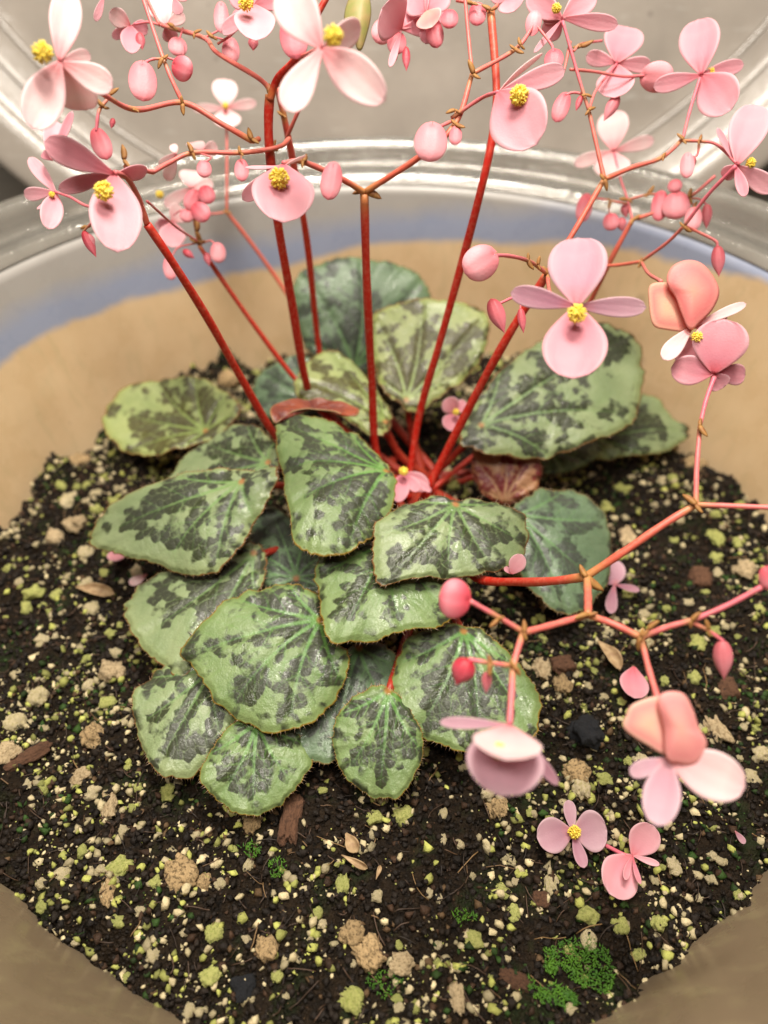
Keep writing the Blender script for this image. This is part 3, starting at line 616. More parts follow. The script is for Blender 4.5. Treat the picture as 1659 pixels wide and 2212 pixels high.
stem([([(890,1075,16.2),(640,985,15.9),(590,935,15.4),(520,815,14.2),(450,690,13.0),(375,570,12.0),(318,485,11.5)], .11, .085, 0.05, .40),
      ([(318,485,11.5),(300,430,11.2),(275,385,10.8),(248,372,10.5)], .065, .05, .5, .9), ([(330,372,11.6),(365,352,11.8),(418,330,12.0),(520,330,12.3),(600,318,12.5),(625,300,12.7)], .05, .055, .8, .6),
      ([(270,360,10.9),(330,372,11.6)], .045, .05, .9, .8), ([(545,305,12.3),(480,268,12.1),(395,222,11.9),(295,237,11.4),(225,205,10.6),(150,150,9.7)], .065, .05, .55, .9),
      ([(395,222,11.9),(370,170,11.8),(345,105,11.8),(305,-15,11.8)], .05, .04, .7, .85), ([(560,300,12.4),(545,305,12.3)], .06, .06, .55, .6),
      ([(232,215,10.9),(214,240,10.8),(208,285,10.8)], .032, .035, .85, 1), ([(360,128,11.8),(330,128,11.7),(305,140,11.6)], .03, .03, .85, 1), ([(362,125,11.8),(385,132,11.8)], .025, .025, .85, 1),
      ([(255,372,10.8),(262,410,11.2),(250,440,11.6),(200,480,11.8),(180,500,11.9)], .03, .025, .7, .95), ([(240,380,11.0),(200,445,12.2),(150,425,12.6),(119,414,12.8)], .035, .03, .85, 1),
      ([(420,328,12.0),(455,340,12.1),(440,352,12.1)], .02, .02, .8, 1), ([(520,330,12.3),(522,350,12.3)], .02, .02, .8, 1), ([(318,435,11.6),(380,490,13.5),(425,520,14.6)], .03, .03, .9, .9)],
     [(395,224,11.8,100,.2),(292,238,11.3,200,.14),(238,205,10.8,320,.18),(415,330,11.9,260,.2),(520,332,12.2,240,.14),(545,300,12.2,230,.24),(352,126,11.7,150,.2),(225,232,10.8,200,.16),(268,345,10.8,260,.25),(187,490,11.9,200,.16)])
stem([([(900,1080,17.2),(720,900,17.2),(640,822,16.7),(540,690,15.9),(470,590,15.2),(430,530,14.9)], .085, .06, .25, .5),
      ([(430,530,14.9),(420,470,14.7),(430,430,14.6)], .05, .035, .6, .8), ([(432,528,14.9),(455,520,14.8),(470,535,14.8)], .025, .025, .8, 1), ([(425,525,14.9),(385,535,14.9),(368,560,14.9)], .025, .02, .8, 1),
      ([(425,480,14.7),(395,455,14.8),(375,465,14.9)], .025, .02, .8, 1)],
     [(430,522,14.8,180,.22),(425,500,14.7,270,.32),(425,440,14.6,270,.26)])
stem([([(930,1070,17.6),(700,760,18.6),(610,620,18.3),(550,535,17.8),(490,458,17.3)], .07, .06, .4, .65), ([(490,458,17.3),(490,390,17.1),(490,300,17.0),(487,235,17.0)], .045, .035, .6, .9), ([(490,458,17.3),(455,462,17.1),(430,455,16.9)], .035, .03, .7, .9)],
     [(490,458,17.2,40,.14)])
stem([([(880,1060,16.4),(905,900,15.8),(950,740,14.8),(1000,560,13.7),(1045,385,12.8),(1068,270,12.5),(1072,180,12.4),(1060,25,12.4)], .105, .085, 0.05, .5),
      ([(1060,25,12.4),(1030,10,12.4),(985,0,12.4)], .05, .04, .6, .8), ([(1060,25,12.4),(1075,10,12.5),(1085,-20,12.5)], .05, .04, .6, .8), ([(1030,10,12.4),(1031,20,12.4)], .03, .03, .8, 1)],
     [(1060,22,12.3,190,.2),(1020,8,12.3,200,.18)])
stem([([(910,1085,15.7),(960,985,15.2),(1040,830,14.2),(1110,705,13.4),(1182,592,12.8)], .12, .095, 0.05, .42),
      ([(1182,592,12.8),(1240,500,12.7),(1305,388,12.7)], .07, .065, .55, .55), ([(1305,386,12.7),(1290,320,12.7),(1272,240,12.7)], .055, .045, .6, .7), ([(1272,240,12.7),(1245,150,12.6),(1215,45,12.5)], .042, .035, .85, 1),
      ([(1272,240,12.7),(1285,200,12.9),(1310,165,13.2),(1332,138,13.4)], .035, .03, .75, 1), ([(1308,386,12.7),(1365,362,12.8),(1430,340,12.9),(1475,300,13.0)], .06, .05, .55, .75), ([(1475,300,13.0),(1490,240,13.0),(1512,168,13.0)], .038, .035, .9, 1),
      ([(1475,304,13.0),(1510,305,12.8),(1548,312,12.6),(1590,352,12.2)], .038, .035, .7, .95), ([(1510,305,12.8),(1508,330,12.8),(1500,340,12.8)], .03, .025, .7, .95), ([(1268,205,12.7),(1240,200,12.7),(1222,205,12.7)], .03, .03, .8, 1), ([(1262,200,12.7),(1255,205,12.7)], .02, .02, .8, 1),
      ([(1232,150,12.6),(1285,155,12.9),(1345,165,13.1),(1395,163,13.2)], .035, .035, .75, .95), ([(1240,110,12.6),(1255,95,12.9),(1300,88,13.4)], .03, .03, .7, .9), ([(1232,90,12.6),(1215,160,12.6),(1190,170,12.5)], .035, .03, .7, .9),
      ([(1182,592,12.8),(1145,565,12.0),(1100,553,11.4),(1066,552,11.0)], .05, .038, .75, 1), ([(1182,595,12.8),(1190,640,11.5),(1215,662,10.6)], .045, .04, .6, .8), ([(1183,640,12.0),(1120,640,11.6),(1080,655,11.4)], .032, .03, .85, 1), ([(1125,645,11.6),(1124,668,11.6)], .02, .02, .9, 1), ([(1185,600,12.7),(1183,640,12.0)], .04, .035, .6, .8)],
     [(1305,388,12.6,60,.22),(1272,238,12.6,320,.18),(1432,340,12.8,290,.14),(1476,302,12.9,250,.18),(1510,305,12.7,330,.14),(1140,562,11.9,90,.2),(1163,572,12.2,270,.16),(1265,205,12.6,330,.14),(1255,100,12.8,0,.25),(1182,592,12.7,250,.18)])
stem([([(930,1060,16.8),(1120,900,17.6),(1235,725,16.6),(1275,652,15.8),(1320,560,15.0),(1366,475,14.6)], .085, .065, .35, .6),
      ([(1366,475,14.6),(1420,457,14.4),(1490,425,14.2),(1545,380,14.0)], .05, .04, .55, .85), ([(1366,475,14.6),(1355,430,15.0),(1340,385,15.6),(1327,330,15.9)], .035, .03, .85, 1),
      ([(1355,440,14.8),(1300,430,14.9),(1270,425,15.0)], .03, .03, .7, .9), ([(1355,432,14.8),(1400,420,14.6),(1425,420,14.4)], .03, .03, .6, .9), ([(1318,432,14.9),(1316,455,14.9),(1318,465,14.9)], .02, .02, .7, .9),
      ([(1484,430,14.2),(1470,415,14.2),(1460,408,14.2)], .02, .02, .8, 1), ([(1490,428,14.2),(1510,430,14.2),(1525,440,14.2)], .022, .022, .8, 1), ([(1490,428,14.2),(1500,450,14.2)], .02, .02, .8, 1),
      ([(1300,575,14.9),(1340,572,14.6),(1385,565,14.2)], .045, .045, .55, .6), ([(1385,565,14.2),(1440,525,13.6),(1478,488,13.2)], .045, .042, .75, .7), ([(1478,488,13.2),(1530,420,12.7),(1590,358,12.2)], .045, .045, .95, 1),
      ([(1478,488,13.2),(1510,502,13.2),(1545,520,13.1),(1550,532,13.1)], .035, .035, .6, 1), ([(1385,565,14.2),(1400,590,12.6),(1428,608,11.3)], .04, .04, .6, .8)],
     [(1368,474,14.5,330,.2),(1385,565,14.1,80,.16),(1478,490,13.1,60,.2),(1490,428,14.1,280,.22),(1355,432,14.7,200,.2),(1400,418,14.6,330,.2),(1318,436,14.8,80,.16),(1500,445,14.1,100,.2)])
stem([([(930,1085,15.6),(980,1200,13.9),(1035,1250,13.0),(1120,1257,12.0),(1195,1255,11.2),(1265,1246,10.7)], .11, .085, .2, .5),
      ([(1265,1246,10.7),(1350,1190,10.5),(1430,1135,10.4),(1503,1090,10.4)], .082, .07, .5, .62), ([(1503,1090,10.4),(1505,1010,10.5),(1512,920,10.7)], .055, .045, .8, .85), ([(1512,920,10.7),(1525,865,10.8),(1543,815,10.9)], .042, .045, .95, 1), ([(1503,1090,10.4),(1580,1093,10.2),(1680,1097,10.0)], .055, .05, .7, .8),
      ([(1268,1246,10.7),(1270,1290,10.2),(1270,1328,9.8)], .08, .075, .62, .6), ([(1270,1328,9.8),(1200,1348,9.6),(1132,1366,9.4)], .062, .06, .7, .68), ([(1132,1366,9.4),(1080,1335,9.3),(1015,1298,9.2)], .05, .042, .75, .95), ([(1130,1366,9.4),(1110,1435,9.1),(1105,1500,8.9),(1101,1565,8.7)], .058, .052, .72, .95),
      ([(1108,1438,9.1),(1060,1432,9.0),(1012,1424,9.0)], .042, .036, .75, 1), ([(1060,1433,9.0),(1053,1455,9.0)], .025, .02, .85, 1),
      ([(1270,1328,9.8),(1330,1350,9.6),(1385,1377,9.5)], .065, .06, .66, .64), ([(1385,1377,9.5),(1440,1355,9.4),(1495,1340,9.3)], .055, .05, .8, .8), ([(1495,1340,9.3),(1570,1308,9.2),(1645,1268,9.1)], .048, .045, .9, .95), ([(1495,1345,9.3),(1530,1362,9.3),(1562,1385,9.3)], .035, .035, .75, 1),
      ([(1385,1377,9.5),(1400,1440,9.2),(1418,1500,8.9),(1424,1520,8.8)], .05, .052, .7, .8)],
     [(1267,1246,10.6,50,.36),(1503,1090,10.3,235,.26),(1512,920,10.6,100,.22),(1270,1328,9.7,190,.22),(1132,1366,9.3,280,.18),(1385,1377,9.4,95,.22),(1400,1360,9.3,320,.2),(1494,1341,9.2,280,.18),(1110,1440,9.0,60,.16),(1075,1338,9.2,140,.16),(1060,1432,8.9,100,.18),(1530,1360,9.2,260,.16)])

# ---- tepals, stamens, buds, ovaries
def tepal_mesh(base, tip, W, kind, roll=0.0, cup=0.12, bend=0.1, wd=None):
    ax = tip - base; L = np.linalg.norm(ax); ax = ax / L
    if wd is None: wd = np.cross(ax, nrm((base + tip) / 2 - CAM))
    wd = nrm(wd - ax * (wd @ ax)); nn = np.cross(wd, ax)
    if nn @ (CAM - base) < 0: nn = -nn
    cr, sr = math.cos(math.radians(roll)), math.sin(math.radians(roll)); wd, nn = wd * cr + nn * sr, nn * cr - wd * sr
    n, m = 22, 13; u = np.linspace(0, 1, n); v = np.linspace(-1, 1, m)
    pk = 0.56 if kind == 'r' else 0.68; b0 = 0.10 if kind == 'r' else 0.16
    w = np.where(u < pk, b0 + (1 - b0) * np.sin(np.pi / 2 * np.clip(u / pk, 0, 1)) ** (1.0 if kind == 'r' else 1.25), np.sqrt(np.clip(1 - ((u - pk) / (1 - pk)) ** 2, 0, 1)))
    w = np.maximum(w, 0.02)
    U, Vv = np.meshgrid(u, v, indexing='ij'); Wd = (w * W / 2)[:, None] * Vv
    h = L * bend * 4 * U * (1 - U) * -0.5 + cup * W * (Vv ** 2) * w[:, None] ** 1.5 * (0.4 + 0.6 * U) + 0.004 * W * np.sin(Vv * 9 + U * 5)
    V = base + U[..., None] * L * ax + Wd[..., None] * wd + h[..., None] * nn
    i, j = np.meshgrid(np.arange(n - 1), np.arange(m - 1), indexing='ij'); i, j = i.ravel(), j.ravel()
    Q = np.stack([i * m + j, (i + 1) * m + j, (i + 1) * m + j + 1, i * m + j + 1], 1)
    rib = np.exp(-((np.abs(Vv * 9) % 2 - 1) / 0.4) ** 2) * (1 - U) * 0.8
    tepal_mesh.rim = np.maximum(np.abs(Vv) ** 5, U ** 9).ravel()
    return V.reshape(-1, 3), Q, U.ravel(), rib.ravel()
def tepal(base, tip, W, kind, parent, mat, **k):
    V, Q, t, rib = tepal_mesh(np.asarray(base), np.asarray(tip), W, kind, **k)
    return mk('tepal', V, Q, mat, parent, attrs={'t': t, 'rib': rib, 'rim': tepal_mesh.rim}, solid=0.011, offset=0)
def stamens(c, dirv, D, parent, seed=0):
    r = np.random.default_rng(seed); mb = MB(); V0, F0 = ICO1; R = D / 2
    mb.add(c + V0 * R * 0.72, F0, 0)
    for k in range(110):
        z = 1 - 2 * (k + 0.5) / 110; a = k * 2.39996; dv = np.array([math.sqrt(1 - z * z) * math.cos(a), math.sqrt(1 - z * z) * math.sin(a), z])
        dv = nrm(dv + r.normal(size=3) * 0.12); e1 = nrm(np.cross(dv, [0.3, 0.5, 0.8])); e2 = np.cross(dv, e1)
        s = R * 0.125; R_ = R; q = c + dv * R * (0.78 + 0.22 * r.random())
        mb.add(q + V0[:, :1] * e1 * s + V0[:, 1:2] * e2 * s + V0[:, 2:] * dv * s * 1.9, F0, 1)
    return mb.build('stamens', STAMEN, parent)
def flower(cx, cy, d, teps, stam=None, mat=None, parent=plant, name='flower'):
    c = P(cx, cy, d); f = empty(name, c, parent)
    for k, q in enumerate(teps):
        tx, ty, dd, W = q[:4]; kind = q[4] if len(q) > 4 else 'r'; roll = q[5] if len(q) > 5 else 0; mt = q[6] if len(q) > 6 else (mat or TEPAL)
        b = c + FWD * 0.015 * k
        tepal(b, P(tx, ty, d + dd), W * (d + dd * 0.6) / F, kind, f, mt, roll=roll, cup=0.10 if kind == 'r' else 0.06, bend=0.08 * (1 if k % 2 else -1))
    if stam: stamens(P(stam[0], stam[1], d + stam[2]), None, 0.86 * stam[3] * d / F, f, int(cx))
    return f
# the big near flowers
flower(128,131,9.5,[(150,-22,.3,64),(68,278,-.2,82),(195,118,.3,30,'n'),(244,188,.2,58,'n'),(185,238,.7,92,'r',25)],(92,114,-.3,46),TEPAL_PALE)
flower(694,103,9.1,[(608,-25,.3,92),(616,238,-.2,68,'n'),(832,218,-.1,86,'r'),(780,60,.6,60,'n',30)],(720,78,-.35,45),TEPAL_PALE)
flower(245,375,10.5,[(96,306,-.3,60,'n'),(126,410,.3,34,'n'),(254,545,-.3,108),(318,372,.5,40,'n',40)],(224,412,-.4,43))
flower(612,356,11.0,[(612,481,-.45,134),(530,361,.35,26,'r',78),(524,432,.4,34,'n'),(660,337,.3,24,'r',80,TEPAL_PALE)],(603,385,-.35,46))
flower(1076,199,11.0,[(1160,312,-.4,128),(1172,116,.2,28,'r',70,TEPAL_PALE),(1220,150,.4,46,'n')],(1121,206,-.35,44))
flower(1246,660,10.0,[(1248,514,.35,124,'r',0,TEPAL_LILAC),(1238,818,-.35,138),(1103,632,.2,46,'n',0,TEPAL_LILAC),(1396,664,.2,44,'n',0,TEPAL_LILAC)],(1246,677,-.25,44))
flower(1100,1567,8.6,[(1082,1720,-.55,166,'r',0,TEPAL_LILAC),(1092,1640,-1.0,150,'r',0,TEPAL_PALE),(949,1560,.3,26,'n',0,TEPAL_LILAC),(1207,1697,.25,28,'n',0,TEPAL_LILAC)],(1078,1622,-.55,36))
# flowers in the upper right sprays
flower(1515,160,13.0,[(1508,42,.3,82),(1607,139,.2,32,'n'),(1411,188,.2,36,'n'),(1580,237,-.3,88)],(1535,154,.1,18))
flower(1332,135,13.4,[(1355,58,.3,84),(1266,121,.2,32,'n'),(1405,141,.2,32,'n'),(1328,211,-.3,80)],None)
flower(1215,38,12.5,[(1285,-16,.3,52),(1335,53,.1,34,'n'),(1140,-10,.3,50),(1176,80,.4,46),(1153,114,-.2,13,'n'),(1172,40,.2,18,'n')],(1202,18,-.1,22))
flower(1325,325,15.9,[(1323,240,.3,66),(1240,355,.2,28,'n'),(1413,302,.2,29,'n'),(1321,386,-.3,76)],None,TEPAL_PALE)
flower(1593,355,12.2,[(1632,226,.3,80),(1549,276,.2,14,'n'),(1562,384,.3,32,'r'),(1672,412,.2,42,'n'),(1610,425,-.2,24,'n')],(1622,352,.05,24))
flower(487,232,17.0,[(485,171,.2,54),(554,222,.2,22,'n'),(418,235,.2,20,'n'),(492,277,-.2,60)],(487,228,-.1,14),TEPAL_PALE)
flower(281,53,13.0,[(236,27,-.2,38,'r',0,TEPAL_PALE),(243,82,.2,20,'n'),(284,116,-.2,44),(320,62,.3,30,'n')],None)
flower(359,52,13.0,[(336,-14,.2,62,'r',0,TEPAL_PALE),(399,32,.1,26,'n',0,TEPAL_PALE),(372,90,.3,34)],None)
flower(548,10,11.6,[(553,88,-.4,88),(500,-30,.3,60),(620,-20,.3,50),(478,70,.4,34,'n',30)],(531,6,-.4,34))
flower(119,414,12.8,[(52,421,.2,28,'n'),(63,340,.3,30,'n'),(104,495,-.2,46),(80,452,-.2,12,'n',60)],(112,420,-.1,14))
flower(112,345,12.6,[(121,262,.2,46),(157,240,.1,18,'n'),(92,330,.3,20,'n')],None)
flower(412,405,15.6,[(412,368,.3,48,'r',0,TEPAL_PALE),(355,445,.2,26,'n'),(460,395,.3,26,'n')],(345,420,.2,18),TEPAL_PALE)
flower(372,478,15.4,[(395,450,.2,46,'r',0,TEPAL_PALE),(352,500,.2,46),(372,535,-.2,56),(335,490,.3,22,'n')],None)
flower(380,330,13.6,[(345,360,.3,20,'n'),(372,312,.2,18,'n'),(360,390,.4,26,'n')],None,TEPAL_PALE)
flower(438,325,14.0,[(415,308,.2,40,'n',50,TEPAL_PALE),(470,318,.3,30,'n',0,TEPAL_PALE)],None)
flower(868,60,12.6,[(825,18,-.4,95,'r',10),(900,-20,.2,80,'r'),(935,55,.3,40,'n'),(842,145,-.1,16,'n')],None)
flower(920,25,12.4,[(935,58,-.2,60,'r',0,OVARY),(890,-10,.2,60),(960,-25,.2,60)],None)
flower(1100,-8,12.3,[(1112,24,-.2,60),(1060,-20,.2,40)],None)
flower(930,45,12.9,[(920,95,-.1,36,'n'),(960,20,.2,40,'n')],None)
flower(225,-10,12.4,[(206,46,.1,16,'n'),(250,-40,.2,30)],None)
flower(375,-5,12.4,[(388,32,.1,24,'n'),(400,-30,.2,40)],None)
# female flower with winged ovary, and the flower hanging below it
f = flower(1497,704,11.0,[(1612,656,.2,22,'n'),(1432,776,-.2,38,'n'),(1570,690,.4,40,'n',30)],(1506,728,-.1,26),TEPAL_PALE)
sheet([(1405,615),(1402,650),(1411,700),(1440,712),(1490,713),(1478,670),(1455,620),(1440,610)], 11.05, 'ovary_wing', OVARY_CREAM, f, .03, .04)
sheet([(1441,608),(1452,578),(1486,565),(1520,578),(1549,626),(1536,668),(1505,700),(1490,712),(1475,680),(1460,640)], 10.95, 'ovary', OVARY, f, .10, .04)
flower(1542,806,10.9,[(1566,690,-.1,112),(1450,795,.2,64),(1610,810,.2,46,'n'),(1562,838,.1,46,'n'),(1470,740,.5,70,'r')],None)
f = flower(1444,1640,8.7,[(1610,1700,-.2,104,'r',0,TEPAL_PALE),(1418,1784,-.3,78,'r',0,TEPAL_LILAC),(1360,1672,.1,36,'n',0,TEPAL_LILAC)],None)
sheet([(1368,1520),(1425,1506),(1436,1560),(1440,1625),(1400,1608),(1348,1572),(1352,1545)], 8.75, 'ovary_wing', OVARY_CREAM, f, .03, .04)
sheet([(1424,1504),(1468,1497),(1490,1530),(1505,1575),(1522,1608),(1500,1646),(1462,1645),(1442,1635),(1438,1570)], 8.65, 'ovary', OVARY, f, .09, .04)
# flowers low among the stalks
flower(872,1022,15.2,[(858,1085,-.4,40,'r'),(905,1060,-.3,26,'n'),(932,1062,-.2,16,'n'),(925,1055,.1,40)],(872,1018,-.3,22))
flower(985,890,16.0,[(962,862,-.2,40),(970,930,-.2,44),(1008,870,.1,30,'n')],(985,890,-.2,16))
flower(1105,1240,12.3,[(1128,1198,-.1,36),(1090,1225,.1,12,'n')],None)

def bud(tx, ty, ex, ey, d, W, thick=0.55, mat=None, dd=0.0, pointed=False):
    """a closed bud from its stalk end (tx,ty) to its far end (ex,ey), W wide"""
    a, b = P(tx, ty, d), P(ex, ey, d + dd); ax = b - a; L = np.linalg.norm(ax); ax = ax / L
    wd = nrm(np.cross(ax, nrm(a - CAM))); nn = np.cross(wd, ax); W = W * d / F
    n, m = 20, 28; u = np.linspace(0, 1, n) ** 1.0; pk = 0.5 if not pointed else 0.42
    w = np.where(u < pk, np.sqrt(np.clip(1 - ((pk - u) / pk) ** 2, 0, 1)), np.sqrt(np.clip(1 - ((u - pk) / (1 - pk)) ** 2, 0, 1)) if not pointed else np.cos(np.pi / 2 * (u - pk) / (1 - pk)) ** 1.1)
    w = np.maximum(w, 0.03); th = np.arange(m) / m * 2 * math.pi
    cx, cy = np.cos(th), np.sin(th); lens = np.sign(cy) * np.abs(cy) ** 1.7 * (1 - 0.16 * np.exp(-(cx / 0.16) ** 2))
    V = a + (u[:, None] - 0.13 * np.abs(cx)[None, :] ** 1.5 * ((1 - u) ** 2)[:, None] * (0 if pointed else 1))[..., None] * L * ax + (w * W / 2)[:, None, None] * (cx[None, :, None] * wd * 1.0 + (thick * lens)[None, :, None] * nn)
    groove = 1 - 0.05 * np.exp(-((th - math.pi / 2) / 0.2) ** 2)
    V = V.reshape(-1, 3); i, j = np.meshgrid(np.arange(n - 1), np.arange(m), indexing='ij'); i, j = i.ravel(), j.ravel(); j2 = (j + 1) % m
    Q = np.stack([i * m + j, i * m + j2, (i + 1) * m + j2, (i + 1) * m + j], 1)
    t = np.repeat(u, m); rib = np.tile((1 - cx ** 2) * 0.75 + 0.25 * np.exp(-(cx / 0.12) ** 2), n) * (1 - 0.35 * t)
    return mk('bud', V, Q, mat or BUD, plant, attrs={'t': t, 'rib': rib})
for q in [(308,140,309,219,11.6,60),(376,140,416,158,11.8,50),(384,84,384,122,12.8,40),(498,86,499,138,12.7,38),(208,283,232,345,10.8,42),(441,350,441,384,12.1,32),(522,348,522,392,12.3,31),
          (628,45,642,128,11.0,60),(934,272,926,350,11.7,72),(722,358,708,432,11.8,46),(985,276,983,314,11.9,28),(838,48,812,92,12.8,46),(857,72,857,118,12.7,42),(934,45,945,104,12.7,38),(971,24,971,62,12.5,38),(1031,10,1031,56,12.4,38),(843,16,843,48,12.6,34),
          (1148,72,1158,22,12.3,34),(1197,110,1196,152,12.1,42),(1222,206,1200,264,12.7,36),(1390,165,1455,168,13.2,60),(1485,335,1484,385,12.4,30),(1458,390,1458,416,14.2,30),(1428,418,1422,478,14.4,36),(1462,420,1459,474,14.2,58),(1500,452,1494,500,14.0,36),
          (1268,424,1255,480,15.0,34),(1318,464,1322,498,14.9,34),(1066,550,1003,590,11.0,74),(1010,1297,948,1288,9.2,86),
          (425,415,405,455,14.5,36),(440,405,455,440,14.4,36),(420,445,450,475,14.3,40),(405,455,400,480,14.5,30),(470,528,472,568,14.8,34),(366,558,370,605,14.9,30),(1655,1228,1668,1275,9.1,40),(420,440,400,445,14.6,30),(520,45,512,20,12.6,30),(478,10,478,72,12.3,32),(985,870,955,880,16.0,30)]:
    bud(*q, thick=0.38)
for q in [(180,498,208,556,11.9,22),(547,80,547,110,12.6,22),(1256,206,1244,240,12.7,14),(1336,205,1304,262,13.2,26),(1501,338,1470,376,12.8,26),(1527,440,1526,494,14.2,22),(1550,530,1553,598,13.1,28),(1060,645,1090,720,11.4,36),(1124,665,1131,720,11.6,18),
          (1052,1450,1050,1498,9.0,22),(1012,1422,985,1480,9.0,52),(1560,1382,1564,1468,9.3,40),(877,100,878,154,12.7,18),(852,110,850,138,12.7,16),(188,505,205,535,11.9,18),(395,540,420,558,14.9,16),(245,255,240,278,10.9,12),(395,95,396,122,12.8,10),(445,545,452,575,14.8,16),(1350,440,1352,470,14.9,20),(1340,470,1345,500,14.9,22),(300,70,308,108,12.9,20)]:
    bud(*q, thick=0.7, mat=BUD_DEEP, pointed=True)
# a few dry yellowed bracts among the upper buds
o = sheet([(745,40),(760,-10),(790,-20),(800,30),(785,95),(775,110),(765,80)], 12.9, 'bract', simple('bract_green', (0.30, 0.30, 0.09), (0.40, 0.30, 0.12), 6, 0.5, 0.3), plant, .15, .02)

# ------------------------------------------------------------------ things lying on the soil
def ground(x, y, lift=0.0):
    z = 0.0
    for _ in range(4): p = Pz(x, y, z); z = float(soil_z(p[0], p[1])) + lift
    return Pz(x, y, z)
GN = nrm([0, -0.4, 0.92])
def fallen(cx, cy, teps, stam, label, cat='flower', mat=TEPAL, stalk=None, name='fallen_flower'):
    c = ground(cx, cy, 0.30); f = tag(empty(name, ground(cx, cy)), label, cat)
    for k, q in enumerate(teps):
        tx, ty, lift, W = q[:4]; kind = q[4] if len(q) > 4 else 'r'
        tip = ground(tx, ty, lift + 0.10); tepal(c, tip, W * depth(c) / F, kind, f, mat, wd=np.cross(nrm(tip - c), GN), cup=0.12, bend=0.1)
    if stam: stamens(c + GN * 0.09, None, stam * depth(c) / F, f, int(cx))
    if stalk:
        q = spline([ground(x, y, l) for x, y, l in stalk], 8); V, Fc, tt = tube(q, 0.032, 8); mb = MB(); mb.add(V, Fc, 1.0); mb.build('stalk', STEM, f)
    return f
fallen(1238,1797,[(1160,1809,.2,72),(1311,1793,.2,84),(1228,1728,.25,28,'n'),(1262,1875,.1,27,'n')],26,'fallen pink four-petalled flower lying face up on soil, yellow stamens showing', mat=TEPAL_LILAC)
fallen(1366,1848,[(1316,1930,.15,86),(1412,1784,.25,66),(1425,1868,.2,14,'n'),(1350,1900,.3,16,'n'),(1383,1910,.3,12,'n')],None,'crumpled pale pink fallen flower with thin stalk on soil', stalk=[(1308,1826,.15),(1345,1845,.25),(1366,1850,.22)])
fallen(1328,1262,[(1330,1210,.3,46),(1382,1275,.2,16,'n'),(1318,1325,.15,26,'n'),(1298,1240,.3,24)],None,'wilted lilac flower fallen on soil beside a green leaf', mat=TEPAL_LILAC, stalk=[(1270,1240,.3),(1300,1252,.25),(1328,1262,.2)])
fallen(1370,1440,[(1370,1508,.25,62)],None,'single round pale petal lying on the soil', 'petal', name='fallen_petal')
fallen(1588,1795,[(1610,1822,.1,14,'n')],None,'tiny lilac petal lying near the soil edge', 'petal', TEPAL_LILAC, name='fallen_petal')
fallen(262,1180,[(250,1212,.25,46),(295,1185,.2,40)],None,'pink petal pair half hidden under the broad pale leaf', 'petal', TEPAL, name='fallen_petal')
fallen(318,1240,[(280,1262,.2,22,'n')],None,'narrow pale petal lying between leaf and granules', 'petal', TEPAL_PALE, name='fallen_petal')

def lump_mesh(name, seed, sub, mat, rough=0.28, sq=(1, 1, 0.8), block=0.0):
    r = np.random.default_rng(seed); V, Fc = {1: ICO1, 2: ICO2, 3: ICO3, 4: ICO4}[sub]; V = V.copy()
    if block: V = V / np.maximum(np.abs(V).max(1), 1e-6)[:, None] * block + V * (1 - block)
    o = r.random(3) * 40
    n1 = fbm2(V[:, 0] * 1.3 + o[0] + V[:, 2], V[:, 1] * 1.3 + o[1] - V[:, 2] * 0.7, seed, 2) - 0.5
    n2 = fbm2(V[:, 0] * 3.5 + o[1] + V[:, 2] * 2, V[:, 1] * 3.5 + o[2] - V[:, 2] * 2, seed + 5, 2) - 0.5
    n3 = fbm2(V[:, 0] * 9 + o[2] + V[:, 2] * 6, V[:, 1] * 9 + o[0] - V[:, 2] * 5, seed + 9, 2) - 0.5 if sub > 2 else 0
    V = V * (1 + rough * 2.2 * n1 + rough * 1.3 * n2 + rough * 0.9 * n3)[:, None] * np.array(sq)
    m = bpy.data.meshes.new(name); m.from_pydata((V * S).tolist(), [], Fc.tolist()); m.materials.append(mat)
    m.polygons.foreach_set('use_smooth', np.ones(len(m.polygons), bool)); return m
def place(name, mesh, x, y, w, h, label, cat, group=None, rot=None, lift=0.25, zs=0.7):
    g = ground(x, y); s = depth(g) / F; r = np.random.default_rng(int(x * 13 + y))
    o = bpy.data.objects.new(name, mesh); sx, sy = w * s / 2, h * s / 2 * 1.15
    g = g + np.array([0, 0, min(sx, sy) * zs * (lift + 0.25)])
    link(o, None, g); o.scale = (sx, sy, min(sx, sy) * zs / 0.8)
    o.rotation_euler = (r.normal() * 0.2, r.normal() * 0.2, math.radians(rot) if rot is not None else r.random() * 6.3)
    tag(o, label, cat, group); OCC.append((x, y, max(w, h) / 2)); return o
OCC = []
